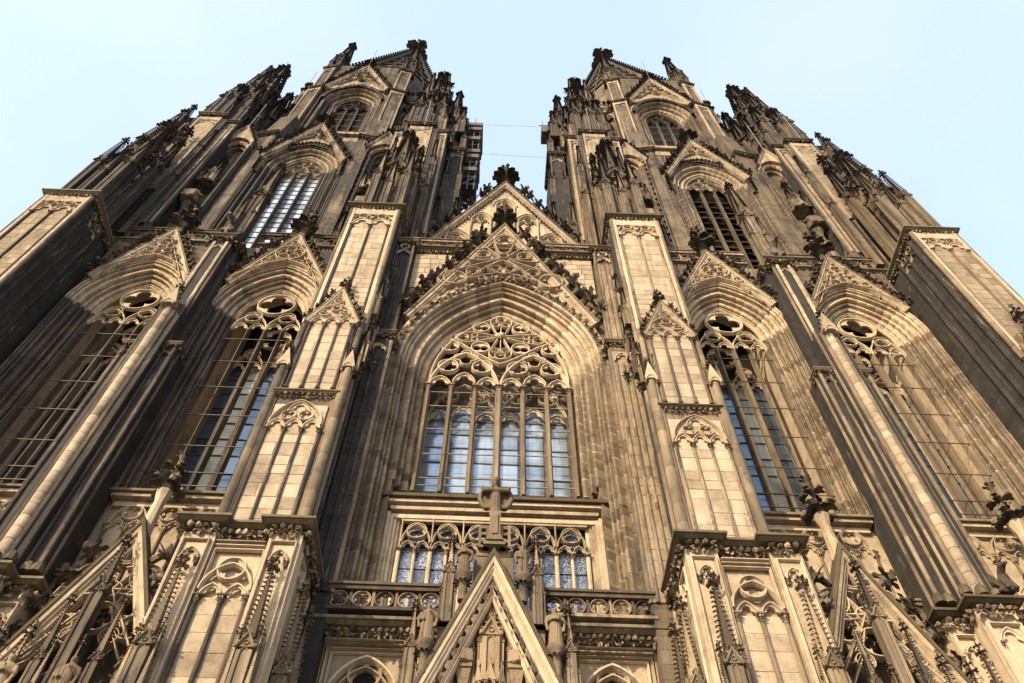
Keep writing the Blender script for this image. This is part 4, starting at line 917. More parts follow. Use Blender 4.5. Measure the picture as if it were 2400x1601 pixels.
for s in (-1, 1):        # flat turned piers that carry the octagon corners
    tp = node('turned_pier', T, (s*4.0, 2.5, 0), (0, 0, s*radians(10)))
    part('wall', MB().box(-.76, .76, -.75, .9, 42, 64.2), M_WALL, tp)
    for k in (-1, 1): shaft_run(tp, k*.80, -.62, 42.2, 63.9, .11, M_WARM, seed=4)
    cornice(tp, [(-.78, .8), (-.78, -.76), (.78, -.76), (.78, .8)], 64.4, .3, .26, seed=3, frz=.5)
    m = MB(); m.frustum(0, .6, 64.6, 71.0, .74, 1.2, .70, .62); part('weathering', m, M_WALL, tp)
    # niche with gable beside it
    nx = s*5.55; ni = node('niche', T, (nx, 1.3, 0))
    prN = profile(0, .75, .5, .0, 2, .08); opening(ni, 0, .62, 1.7, 46, 60.6, prN, .95, M_WARM, M_CLEAN, nb=4, h=.9, seed=6)
    part('back_wall', MB().box(-.9, .9, .9, 1.3, 42, 63), M_WALL, ni)
    hole2 = lancet(0, 60.6, 1.13, 1.39, 8); gable(ni, 0, 61.0, 64.3, 1.25, -.02, .4, .16, M_CLEAN, hole=[p for p in hole2 if p[1] > 61.03], ncr=6, crs=.34, fins=.5)
    c = MB(); c.lathe(0, .3, [(.36, 42), (.36, 42.6), (.22, 42.9), (.22, 49.3), (.34, 49.75), (.42, 50.0), (.42, 50.25)], 12); part('column', c, M_WARM, ni, True)
    cp = MB()
    for q in range(5):
        a = -pi+pi*q/4; g = MB(); g.prism_xz([(-.22, 0), (.22, 0), (0, .75)], -.04, .04); cusp_arch(g, 0, -.25, .18, -.04, .08, .05, 1.6); cp.merge(g, Matrix.Translation((.62*cos(a), .45+.62*sin(a), 53.6)) @ Matrix.Rotation(a+pi/2, 4, 'Z'))
    cp.lathe(0, .45, [(.6, 53.6), (.6, 54.0), (.3, 54.5)], 8); part('canopy', cp, M_MIX, ni); pinnacle(ni, 0, .35, 53.9, .5, 1.5, 2.4, M_MIX, M_DARK)
    for k in (-1, 1): pinnacle(ni, k*.5, .0, 53.4, .2, 1.2, 1.4, M_MIX, M_DARK); pinnacle(ni, k*.72, -.15, 43, .3, 3.2, 2.6, M_WARM, M_DARK)

# ---- corner turrets above the great piers
def turret(cx, inner):
    o_ = -1 if inner else 1                                  # outward direction
    tu = node('corner_turret', T, (cx, 0, 0))
    m = MB(); m.box(-.93, .93, .55, 4, 42, 64.3); m.tint().box(-1.95, 1.95, .95, 5, 42, 64.0); part('core_wall', m, M_SOOT_SHADE, tu)
    for x0, x1, y, z0 in ((-.72, .72, .5, 50), (-1.85, -1.02, .9, 46), (1.02, 1.85, .9, 46)):
        f = MB(); f.tint().box(x0-.14, x0, y-.10, y+.1, z0, 63.9); f.tint().box(x1, x1+.14, y-.10, y+.1, z0, 63.9); f.box(x0, x1, y-.08, y+.1, 63.3, 63.9)
        part('frame', f, M_CLEAN, tu); part('panel_wall', MB().box(x0, x1, y-.03, y+.05, z0, 63.3), M_ASHW, tu)
        t = MB(); cusp_arch(t, (x0+x1)/2, 62.3, (x1-x0)*.46, y-.03, .1, .07, 1.5); part('blind_tracery', t, M_CLEAN, tu)
    for x in (-1.95, -1.72, -1.2, -.98, -.5, .5, .98, 1.2, 1.72, 1.95): shaft_run(tu, x, .62 if abs(x) < 1.5 else .95, 42.4, 63.8, .13, M_WARM, seed=9, n=8)
    for k in (-1, 1): cornice(tu, [(k*1.4-.58, 2), (k*1.4-.58, .9), (k*1.4+.58, .9), (k*1.4+.58, 2)], 64.2, .30, .24, seed=4+k, frz=.5)
    cornice(tu, [(-.93, 2), (-.93, .5), (.93, .5), (.93, 2)], 64.6, .32, .26, seed=7, frz=.55)
    # tabernacles standing on the pier cap
    for x, y, w_, hs, hp, z in ((0, -1.5, .95, 6.6, 6.2, 42.5), (-.85, -2.25, .42, 4.6, 3.6, 42.5), (.85, -2.25, .42, 4.6, 3.6, 42.5), (-.85, -.6, .5, 8.0, 4.6, 42.5), (.85, -.6, .5, 8.0, 4.6, 42.5),
                              (0, -2.35, .34, 3.2, 3.0, 42.5), (0, -.1, .7, 11.0, 5.0, 42.5), (1.5, .3, .36, 8.5, 3.6, 43), (-1.5, .3, .36, 8.5, 3.6, 43), (1.5, .3, .30, 14.0, 3.2, 43), (-1.5, .3, .30, 14.0, 3.2, 43), (.45, -1.9, .26, 7.5, 2.4, 42.5), (-.45, -1.9, .26, 7.5, 2.4, 42.5)):
        pinnacle(tu, x, y, z, w_, hs, hp, M_WARM, M_DARK)
    fb = MB()
    for k in (-1, 1): fb.tint().sweep_prof([(k*.9, 51.6), (k*.55, 52.6), (k*.3, 54.0)], [(-.12, .1), (-.12, -.1), (.12, -.1), (.12, .1)], -1.0)
    part('flying_strut', fb, M_DARK, tu)
    # side buttress
    bx = o_*2.75; sb = node('side_buttress', tu, (bx, 0, 0)); yb = 2.4 if inner else .3
    if inner:
        m = MB(); m.box(-.55, .55, yb, yb+4, 30, 64.2); m.tint().box(-.7, .7, yb-.25, yb+4, 30, 56); m.box(.5*1, 1.4, yb+.6, yb+4, 30, 63); part('wall', m, M_SOOT_SHADE, sb)
        f = MB(); f.box(-.55, -.42, yb-.07, yb, 56, 63.8); f.tint().box(.42, .55, yb-.07, yb, 56, 63.8); part('frame', f, M_WARM, sb)
        t = MB(); cusp_arch(t, 0, 62.6, .40, yb-.01, .1, .07, 1.6); part('blind_tracery', t, M_CLEAN, sb)
    else:
        m = MB(); m.box(-.5, .5, yb, yb+4, 30, 54.5); m.tint().box(-1.0, .9, yb+.3, yb+4, 30, 60); m.tint().box(-.2, .55, yb-.1, yb+3, 30, 47); part('wall', m, M_SOOT_SHADE, sb)
        for x, z, hs, hp, w_ in ((.3, 47, 5.2, 4.2, .5), (-.1, 54.5, 2.6, 3.2, .6), (-.75, 57, 3.2, 3.4, .6), (.45, 51, 2.5, 2.6, .36), (-.45, 45, 6, 3.4, .4), (-1.0, 60, 2.5, 2.6, .45)): pinnacle(sb, x, yb-.1, z, w_, hs, hp, M_WARM, M_DARK)
    if inner: cornice(sb, [(-.55, yb+3), (-.55, yb), (.55, yb), (.55, yb+3)], 64.5, .3, .24, seed=2, frz=.5)
    if inner:
        for x, z, hs, hp, w_ in ((0, 64.8, 4.2, 3.8, .75), (-.5, 56, 3.2, 2.6, .36), (.5, 56, 3.2, 2.6, .36), (-.4, 64.8, 2.2, 2.6, .4), (0, 68, 3.5, 3.0, .6)): pinnacle(sb, x, yb+.1 if hs < 4 or w_ < .7 else yb+.9, z, w_, hs, hp, M_WARM, M_DARK)
        for x in (-.65, .65): pinnacle(sb, x, yb-.25, 46, .34, 4.5, 3.4, M_WARM, M_DARK)
    # spirelet group over the cap
    for x, y, z, w_, hs, hp in ((0, 3.0, 64.8, 1.7, 12.3, 8.6), (-1.0, 1.4, 64.8, .8, 6.0, 4.0), (1.0, 1.4, 64.8, .8, 6.0, 4.0), (0, 1.0, 64.8, .9, 4.4, 3.6), (-1.5, 2.6, 64.6, .65, 7.5, 4.5), (1.5, 2.6, 64.6, .65, 7.5, 4.5), (-.95, 2.0, 69, .55, 7.5, 4.2), (.95, 2.0, 69, .55, 7.5, 4.2), (0, 1.7, 69.5, .6, 6.5, 4.2), (-.75, 2.1, 76, .40, 4.8, 3.6), (.75, 2.1, 76, .40, 4.8, 3.6), (0, 2.0, 74, .4, 6.0, 3.0), (-1.5, 1.2, 64.5, .4, 3.4, 2.6), (1.5, 1.2, 64.5, .4, 3.4, 2.6), (-.5, .8, 64.9, .34, 2.4, 2.2), (.5, .8, 64.9, .34, 2.4, 2.2)):
        pinnacle(tu, x, y, z, w_, hs, hp, M_MIX if w_ < .6 else M_WARM, M_DARK, fin=.7)
    for x, y, z, w_, hs, hp in ((1.9, 3.4, 63.5, .9, 8.0, 5.5), (2.5, 4.4, 63.5, .8, 11.0, 4.5), (2.1, 2.2, 63.5, .5, 5.0, 3.6), (1.5, 4.2, 64, 1.0, 12.5, 5.0)): pinnacle(tu, -o_*x, y, z, w_, hs, hp, M_WARM, M_DARK, fin=.7)
    rr = random.Random(int(cx*10))
    for i in range(22):                                       # leafy hooks all over the group
        z = rr.uniform(66, 84); k = 1-(z-66)/24; a = rr.uniform(pi, 2*pi); R_ = .5+1.25*k
        inst('crocket', CROCKET, tu, (R_*cos(a), 2.8+R_*1.1*sin(a), z), (rr.uniform(.6, 1.3), 0, a+pi/2), rr.uniform(.5, .8))
    for i in range(16):
        z = rr.uniform(46, 58); inst('crocket', CROCKET, tu, (rr.uniform(-1.3, 1.3), -2.2+1.9*(z-46)/12+rr.uniform(-.2, .2), z), (rr.uniform(.6, 1.3), 0, rr.uniform(-.7, .7)), rr.uniform(.4, .65))
    return tu
turret(-8.17, True); turret(8.17, False)

# ---- octagon
OC = 13.0
oc = MB(); A = 8.5
oc.prism_xy([(A/cos(pi/8)*cos(pi/8+k*pi/4), OC+A/cos(pi/8)*sin(pi/8+k*pi/4)) for k in range(8)], 62, 91.5); part('octagon_core', oc, M_VOID, T)
o8 = {}
prOx = profile(0, 4.3-OC, 1.45, 3.25-OC, 4, .12)
def octagon_face(ang, full):
    f = node('octagon_face', T, (0, OC, 0), (0, 0, ang))
    if full: opening(f, 0, 1.6, 2.0, 66, 79.0, prOx, 4.6-OC, M_WALL, M_CLEAN, nb=7, h=.9, seed=int(ang*10)+50)
    if 'tr' not in o8:
        o8['tr'] = tower_tracery(1.58, 79.0, 4.4-OC, .24, 3).mesh('tracery', M_WARM)
        hole = lancet(0, 79.0, 3.08, 1+1.6/3.08, 12)
        o8['sp'] = MB().prism_xz([(-4.0, 66), (-4.0, 91), (4.0, 91), (4.0, 66), (3.04, 66)]+list(reversed(hole))+[(-3.04, 66)], 3.45-OC, 3.9-OC).mesh('spandrel', M_WALL)
        lf = MB(); R = 1.6*2+1.25; tm = acos(1.6/R)
        for sx in (-1, 1):
            for i in range(16): a = tm*(i+.5)/16; x, z = sx*(R*cos(a)-1.6), 79+R*sin(a); lf.tint().blob((x, 3.18-OC, z), .2, (1, 1, 1.1), i, .4); lf.leaf((x, 3.1-OC, z), (-sx*.6, -.6, -.6), (0, -1, 0), .4, .3, .7)
        o8['lf'] = lf.mesh('leaf_chain', M_DARK); o8['hole'] = hole
        mu = MB()
        for i in range(4): x = -1.58+3.16/3*i; mu.tint().box(x-.08, x+.08, 4.2-OC, 4.5-OC, 66, 79)
        o8['mu'] = mu.mesh('mullion', M_WARM); o8['br'] = MB().box(-1.6, 1.6, -.03, .03, -.035, .035).mesh('saddle_bar', M_RUST)
        si = MB(); si.box(-2.9, 2.9, 3.3-OC, 4.6-OC, 69.6, 70.1); si.tint().box(-2.9, 2.9, 3.6-OC, 4.6-OC, 64, 69.6); o8['si'] = si.mesh('parapet', M_CLEAN)
    for k in ('tr', 'sp', 'lf', 'mu', 'si'): inst({'tr': 'tracery', 'sp': 'spandrel', 'lf': 'leaf_chain', 'mu': 'mullion', 'si': 'parapet'}[k], o8[k], f)
    for z in range(5 if full else 0): inst('saddle_bar', o8['br'], f, (0, 4.35-OC, 71+z*1.7))
    gable(f, 0, 81.6, 89.0, 2.9, 3.1-OC, .5, .30, M_CLEAN, hole=[p for p in o8['hole'] if p[1] > 81.65], ncr=12 if ang == 0 else 5, crs=.7, fins=1.25)
    t = MB(); foil_ring(t, 0, 87.4, .38, 3, pi/2, 3.08-OC, .2, .08)
    for s in (-1, 1): foil_ring(t, s*.5, 86.1, .42, 4, 0, 3.08-OC, .2, .08); foil_ring(t, s*1.15, 84.9, .36, 3, pi/2, 3.08-OC, .2, .07); foil_ring(t, s*1.75, 83.6, .3, 3, pi/2, 3.08-OC, .2, .07); t.sweep([(s*.15, 85.4), (s*1.0, 84.3), (s*2.0, 82.7)], .1, .16, 3.08-OC)
    foil_ring(t, 0, 84.6, .4, 4, pi/4, 3.08-OC, .2, .08); t.tint().sweep([(-2.4, 82.6), (0, 88.4), (2.4, 82.6)], .12, .2, 3.08-OC)
    part('gable_tracery', t, M_CLEAN, f)
octagon_face(0, True); octagon_face(-pi/4, True); octagon_face(pi/4, False)
for s in (-1, 1):
    for base in (0, 1):
        a = s*(pi/8+base*pi/4); R = 9.75/cos(pi/8)*.985
        cx, cy = R*sin(a), OC-R*cos(a)
        sp = node('corner_strip', T, (cx, cy, 0), (0, 0, a*.55 if not base else a))
        m = MB(); m.box(-.66, .66, -.25, 1.8, 64, 81.6); part('wall', m, M_WALL, sp); part('wall', MB().box(-.58, .58, -.1, 1.8, 81.6, 89.3), M_WALL, sp)
        f = MB()
        for k in (-1, 1): f.tint().box(k*.6-.08, k*.6+.08, -.36, -.2, 71, 81.3); f.tint().box(k*.52-.08, k*.52+.08, -.2, -.06, 82.3, 89.0)
        f.box(-.6, .6, -.34, -.2, 80.8, 81.3); f.box(-.5, .5, -.18, -.06, 88.5, 89.0); part('frame', f, M_CLEAN, sp)
        t = MB(); cusp_arch(t, 0, 79.9, .42, -.24, .1, .07, 1.5); cusp_arch(t, 0, 87.6, .38, -.1, .1, .07, 1.5); part('blind_tracery', t, M_CLEAN, sp)
        cornice(sp, [(-.66, 1.5), (-.66, -.25), (.66, -.25), (.66, 1.5)], 81.9, .26, .2, fr=True, frz=.4); cornice(sp, [(-.6, 1.5), (-.6, -.1), (.6, -.1), (.6, 1.5)], 89.5, .34, .26, fr=True, frz=.5)
        for x, y, w_, hs, hp in ((0, .7, .95, 5.0, 6.5), (-.5, .1, .4, 2.6, 3.0), (.5, .1, .4, 2.6, 3.0)): pinnacle(sp, x, y, 89.7, w_, hs, hp, M_WARM, M_DARK)
# ---- spire
spn = node('spire', T, (0, OC, 0)); SB, ST, SR = 91.0, 135.0, 9.0
pl = MB(); V = [(SR*.96*cos(pi/8+k*pi/4), SR*.96*sin(pi/8+k*pi/4), SB) for k in range(8)]+[(0, 0, ST)]
pl.add(V, [(k, (k+1) % 8, 8) for k in range(8)]); part('panels', pl, M_WALL, spn)
rb = MB(); cr = []
for k in range(8):
    a = pi/8+k*pi/4; p0, p1 = Vector((SR*cos(a), SR*sin(a), SB)), Vector((.25*cos(a), .25*sin(a), ST)); rb.tint().tube(p0, p1, .30, 6)
    for i in range(30 if k in (4, 5, 6, 7) else 0):
        p = p0.lerp(p1, (i+.5)/30); rr_ = Vector((cos(a), sin(a), .5)); inst('crocket', CROCKET, spn, tuple(p), tuple(rr_.to_track_quat('Z', 'Y').to_euler()), 1.05-.3*i/30)
    for i in range(9):
        t = i/9; q0, q1 = p0.lerp(p1, t), Vector((SR*cos(a+pi/4), SR*sin(a+pi/4), SB)).lerp(Vector((.25*cos(a+pi/4), .25*sin(a+pi/4), ST)), t); rb.tint().tube(q0, q1, .16, 5)
        m_ = (q0+q1)/2; u0 = (p0.lerp(p1, t+.11)+Vector((SR*cos(a+pi/4), SR*sin(a+pi/4), SB)).lerp(Vector((.25*cos(a+pi/4), .25*sin(a+pi/4), ST)), t+.11))/2; rb.tube(m_, u0, .11, 4)
part('ribs', rb, M_WARM, spn); inst('finial', FINIAL, spn, (0, 0, ST-.6), sc=3.0)
for x, y, z, h in ((0, 1.4, 66.5, 4.2), (0, 2.9, 89.5, 6.5), (-5.3, 1.0, 63.8, 5.5), (5.3, 1.0, 63.8, 5.5), (8.4, .3, 64, 7), (-8.4, .3, 64, 6), (4.4, 2.5, 81, 4)): part('lightning_rod', MB().tube((x, y, z), (x+.05, y, z+h), .035, 5), M_IRON, T)

# ---- portal gables of the side bays
def portal_gable(cx, detail):
    pg = node('portal_gable', T, (cx, .5, -.041), sc=(1.02, 1, 1.0255)); y = -1.15
    za, hw = 19.45, 4.23; zb = 9.0
    g = gable(pg, 0, zb, za, hw, y, .35, .36, M_CLEAN, ncr=10, crs=.72, fins=False, plate=False)
    st = MB(); st.lathe(0, y+.1, [(.24, 19.7), (.18, 21.2), (.27, 21.5), (.29, 21.65), (.16, 21.8)], 8); part('finial_stem', st, M_CLEAN, g, True); inst('finial', FINIAL, g, (0, y+.1, 21.2), sc=1.0)
    t = MB(); d = .26; yy = y+.18; hz = 17.5
    for k in range(6):
        a = pi/2+k*pi/3; L = 1.05 if k else 1.5
        c = (cos(a)*L*.9, hz+sin(a)*L*.9); foil_ring(t.tint(), c[0], c[1], .52 if k else .45, 4, a, yy, d, .09)
        t.sweep([(0, hz), (cos(a+pi/6)*1.5, hz+sin(a+pi/6)*1.5)], .10, d, yy)
    foil_ring(t, 0, 18.75, .26, 3, pi/2, yy, d, .07); t.sweep(circ(0, hz, .26, 12), .08, d, yy, True)
    for s in (-1, 1):
        t.tint().sweep([(s*.1, 18.3), (s*.4, 18.4), (s*.55, 17.9), (s*.4, 17.6)], .1, d, yy); t.sweep([(s*.3, 17.3), (s*1.2, 17.2), (s*1.75, 16.2), (s*2.3, 14.9)], .12, d*1.2, yy)
        foil_ring(t, s*1.75, 15.5, .52, 3, pi/2, yy, d, .09); foil_ring(t, s*1.0, 16.2, .42, 4, 0, yy, d, .08); t.sweep([(s*.4, 16.9), (s*1.3, 15.5), (s*2.4, 13.9)], .12, d*1.2, yy)
        for q in range(3): t.tint().sweep(lancet(0, 9.5, 2.9+q*.22, 1.75, 14), .14, .24+.1*q, yy+.1-.08*q)
    for s in (-1, 1):
        t.tint().sweep([(s*.9, 18.3), (s*1.5, 17.6), (s*1.75, 16.8)], .08, d, yy); t.sweep([(s*.2, 17.0), (s*.6, 16.0), (s*1.1, 15.2), (s*1.9, 14.6)], .08, d, yy); foil_ring(t, s*.55, 15.9, .30, 3, pi/2, yy, d, .06); foil_ring(t, s*2.35, 14.3, .42, 3, pi/2, yy, d, .07); foil_ring(t, s*1.35, 17.0, .28, 3, 0, yy, d, .06)
        t.sweep([(s*.05, 19.1), (s*2.5, 13.2)], .09, d, yy)
    part('tracery', t, M_CLEAN, pg)
    part('back_wall', MB().box(-2.9, 2.9, .02, .3, 8, 17.0), M_WARM, pg)
    for x, yv, z, w_, hs, hp in ((0, -1.75, 13.2, .36, 3.7, 1.7), (-.75, -1.6, 11.6, .26, 3.2, 1.8), (.75, -1.6, 11.6, .26, 3.2, 1.8), (-1.45, -1.5, 11.2, .34, 2.4, 1.9), (1.45, -1.5, 11.2, .34, 2.4, 1.9), (-2.1, -1.6, 11.5, .36, 3.2, 2.2), (2.1, -1.6, 10.8, .36, 2.4, 2.0), (-2.75, -1.9, 11.5, .36, 2.6, 2.2), (.35, -1.95, 11.0, .22, 2.6, 1.4), (-.35, -1.95, 11.0, .22, 2.6, 1.4)):
        pinnacle(pg, x, yv, z, w_*.9, hs, hp, M_WARM, M_DARK)
    for s in (-1, 1): balustrade(pg, -3.0 if s < 0 else 1.6, -1.6 if s < 0 else 3.0, -.55, 17.6, 18.45, 2, M_MIX)
    cornice(pg, [(-3.0, -.4), (3.0, -.4)], 17.35, .22, .26, fr=True, frz=.4, seed=3)
portal_gable(-3.45, True); portal_gable(3.45, True)

# ------------------------------------------------------------------ the tower on the other side: a mirrored copy of every part
def copy_tree(o, parent):
    c = o.copy(); COL.objects.link(c); c.parent = parent
    for ch in o.children: copy_tree(ch, c)
    return c
T2 = T.copy(); COL.objects.link(T2); T2.location = (-14.9, 0, 0); T2.scale = (-1, 1, 1)
T2['label'] = 'left church tower with pale glass in its tall upper window'
for ch in list(T.children): copy_tree(ch, T2)
uw2 = [c for c in T2.children if c.name.startswith('window') and any(k.name.startswith('leaf_chain') for k in c.children)][0]
glazing(uw2, 0, 1.48, 3, UZ, 58.0, 2.75, [G_BRIGHT], 20, .05, M_RUST, seed=8)
part('tracery_backing', MB().box(-1.6, 1.6, 2.7, 2.8, 58.05, 61.8), M_CLEAN, uw2)
lv = MB(); lv.add([(-.47, -.25, 0), (.47, -.25, 0), (.47, .22, .42), (-.47, .22, .42), (-.47, -.25, .05), (.47, -.25, .05), (.47, .22, .47), (-.47, .22, .47)], [(0, 3, 2, 1), (4, 5, 6, 7), (0, 1, 5, 4), (1, 2, 6, 5), (2, 3, 7, 6), (3, 0, 4, 7)]); lvm = lv.mesh('louvre', M_WOOD)
for i in range(3):
    for k in range(17):
        if k % 5 in (1, 4): continue
        inst('louvre', lvm, uw, (-1.48+2.96/3*(i+.5), 2.95, 43.3+k*.9))

# ================================================================== flanking wall strips beside the great window
for s in (-1, 1):
    fs = node('flank_pier', NF, (s*5.12, 0, 0)); m = MB(); m.box(-.48, .48, -1.75, -.5, 14, 30.6); m.tint().box(-.40, .48, -1.5, -.5, 30, 39.95); part('core_wall', m, M_SOOT_SHADE if s < 0 else M_WALL, fs)  # left strip's colour holds soot and the neighbouring pier's shade
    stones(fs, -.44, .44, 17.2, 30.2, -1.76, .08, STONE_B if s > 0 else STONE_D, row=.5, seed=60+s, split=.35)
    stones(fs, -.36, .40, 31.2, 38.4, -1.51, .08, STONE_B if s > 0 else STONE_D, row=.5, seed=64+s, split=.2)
    cornice(fs, [(-.5, -.6), (-.5, -1.76), (.5, -1.76), (.5, -.6)], 31.0, .2, .16, seed=3, frz=.4)
    t = MB(); cusp_arch(t, 0, 29.4, .36, -1.82, .12, .07, 1.6); part('blind_tracery', t, M_CLEAN, fs); t = MB(); cusp_arch(t, 0, 38.6, .32, -1.56, .1, .06, 1.6); foil_ring(t, 0, 39.45, .26, 4, pi/4, -1.56, .1, .05); part('blind_tracery', t, M_CLEAN, fs)
    cornice(fs, [(-.42, -.95), (-.42, -1.52), (.5, -1.52), (.5, -.95)], 40.25, .28, .2, seed=5, frz=.45)
    inst('finial', FINIAL, fs, (0, -1.9, 28.6), (pi, 0, 0), .28)
    for x in (-.30, -.02, .22): shaft_run(fs, x, -1.80, 17.2, 29.3, .065, M_WARM if s > 0 else M_SOOT_SHADE, seed=12, n=8, course=.5); shaft_run(fs, x*.9, -1.55, 31.3, 38.5, .055, M_WARM if s > 0 else M_SOOT_SHADE, seed=13, n=8, course=.5)
    for x in (-.48, .48): shaft_run(fs, x, -1.72, 17.2, 30.4, .09, M_WARM, seed=7, n=8); shaft_run(fs, x*.85, -1.5, 31.2, 39.7, .08, M_WARM, seed=8, n=8)

# ================================================================== portal gable in the middle
pg = node('portal_gable', NF); Y = -2.1
g = gable(pg, 0, 9.3, 18.0, 3.65, Y, .45, .29, M_CLEAN, ncr=0, fins=False, plate=False)
part('back_wall', MB().prism_xz([(-3.5, 9.3), (0, 17.6), (3.5, 9.3)], -1.62, -1.40), M_STAT, pg)
ib = MB(); ib.sweep_prof([(-3.22, 9.3), (0, 17.1), (3.22, 9.3)], [(-.11, .3), (-.11, -.06), (-.05, -.16), (0, -.08), (.05, -.2), (.10, -.08), (.10, .3)], Y+.12); part('inner_rake', ib, M_CLEAN, pg)
bd = MB()
for s in (-1, 1):
    for i in range(22):
        t = (i+.5)/22; x, z = s*3.42*(1-t), 9.4+8.1*t
        for q in range(4): a = q*pi/2+.4; bd.tint().leaf((x, Y-.02, z), (cos(a), -.5, sin(a)), (0, -1, 0), .20, .14, .6)
part('flower_row', bd, M_DARK, pg)['kind'] = 'stuff'
# spirelet canopy inside the gable
pinnacle(pg, 0, -1.8, 14.3, .44, 1.45, 1.35, M_STAT, M_STAT, fin=.5)
for s in (-1, 1):
    pinnacle(pg, s*.27, -1.85, 14.4, .16, 1.2, .8, M_STAT, M_STAT); pinnacle(pg, s*.48, -1.75, 13.2, .12, 2.2, .7, M_STAT, M_STAT); pinnacle(pg, s*1.02, -1.75, 13.0, .13, 1.9, .7, M_STAT, M_STAT)
cn_ = MB()
for q in range(5):
    a = -pi+pi*q/4; f = MB(); f.prism_xz([(-.17, 0), (.17, 0), (0, .5)], -.03, .03); cusp_arch(f, 0, -.2, .14, -.03, .06, .04, 1.6); f.leaf((0, 0, .46), (0, -.1, 1), (0, 1, 0), .2, .14, .3); cn_.merge(f, Matrix.Translation((.42*cos(a), -1.65+.42*sin(a), 14.35)) @ Matrix.Rotation(a+pi/2, 4, 'Z'))
part('canopy', cn_, M_STAT, pg); part('dark_niche', MB().box(-.34, .34, -1.72, -1.63, 11, 14.3), M_VOID, pg)
# block and pierced plates below the angel
bl = MB(); bl.box(-.60, .60, -1.85, -1.3, 17.0, 18.65); bl.tint().box(-.52, .52, -1.88, -1.3, 18.66, 18.85); bl.tint().box(-.34, .34, -2.2, -1.5, 18.86, 19.0); bl.tint().frustum(0, -2.0, 19.0, 19.25, .26, .26, .20, .22); bl.tint().box(-.17, .17, -2.2, -1.8, 19.2, 20.25); bl.tint().box(-.09, .09, -2.26, -2.2, 19.25, 20.1); part('pedestal', bl, M_ANGEL, pg)
for s in (-1, 1):
    q = MB(); x0, x1 = .17, .50
    q.box(x0, x0+.09, -2.05, -1.9, 18.86, 19.75); q.box(x1-.09, x1, -2.05, -1.9, 18.86, 19.75)
    for z, h in ((18.86, .09), (19.08, .10), (19.36, .10), (19.62, .13)): q.tint().box(x0+.088, x1-.088, -2.048, -1.902, z, z+h)
    inst('pierced_plate', q.mesh('pierced_plate', M_ANGEL), pg, sc=(s, 1, 1))
    for x, w_, z0, hs, hp in ((1.28, .25, 16.0, 1.75, 1.15), (1.12, .12, 16.0, 1.1, .7), (1.44, .12, 16.0, 1.1, .7), (2.14, .25, 13.4, 1.8, 1.25), (1.98, .12, 13.4, 1.2, .7), (2.30, .12, 13.4, 1.2, .7)): pinnacle(pg, s*x, -2.05, z0, w_, hs, hp, M_WARM, M_MIX)
    b_ = MB(); b_.box(s*1.08 if s > 0 else -1.48, 1.48 if s > 0 else -1.08, -1.98, -1.5, 10, 16.0); b_.tint().box(1.94 if s > 0 else -2.34, 2.34 if s > 0 else -1.94, -1.98, -1.5, 9, 13.4); part('block', b_, M_WARM, pg)
    for x, z in ((.86, 17.6), (1.74, 15.25)):
        k = MB(); k.lathe(s*x, -2.25, [(.13, z-.95), (.13, z-.55), (.15, z-.5), (.11, z-.45), (.14, z-.35), (.22, z-.15), (.26, z-.1), (.26, z)], 12); part('bracket', k, M_WARM, pg, True)
        f = MB()
        for q in range(10): a = 2*pi*q/10; f.tint().leaf((s*x+.12*cos(a), -2.25+.12*sin(a), z-.35), (cos(a), sin(a), .6), (0, 0, 1), .2, .13, .7)
        part('bracket_leaves', f, M_DARK, pg)
    k = MB(); k.tint().box(s*.70-.22, s*.70+.22, -2.0, -1.55, 14.78, 14.92); k.frustum(s*.70, -1.75, 14.2, 14.78, .1, .1, .2, .2); part('bracket', k, M_STAT, pg)
    pinnacle(pg, s*.70, -1.8, 12.6, .22, 1.2, .6, M_STAT, M_STAT)

# ================================================================== statues
def remesh(mb, vox, mat, name):
    me = mb.mesh(name, mat); o = bpy.data.objects.new('statue_form', me); COL.objects.link(o)
    m = o.modifiers.new('union', 'REMESH'); m.mode = 'VOXEL'; m.voxel_size = vox; m.use_smooth_shade = True
    s_ = o.modifiers.new('soften', 'SMOOTH'); s_.factor = .5; s_.iterations = 2
    dg = bpy.context.evaluated_depsgraph_get(); out = bpy.data.meshes.new_from_object(o.evaluated_get(dg)); out.name = name
    bpy.data.objects.remove(o); bpy.data.meshes.remove(me)
    out.materials.clear(); out.materials.append(mat); return out
def ell(mb, rings, n=16, cx=0, cy=0):
    vs, fs = [], []
    for rx, ry, z, oy in rings:
        for i in range(n): a = 2*pi*i/n; vs.append((cx+rx*cos(a), cy+oy+ry*sin(a), z))
    for k in range(len(rings)-1):
        for i in range(n): fs.append((k*n+i, k*n+(i+1) % n, (k+1)*n+(i+1) % n, (k+1)*n+i))
    fs.append(tuple(range(n-1, -1, -1))); fs.append(tuple((len(rings)-1)*n+i for i in range(n))); return mb.add(vs, fs)
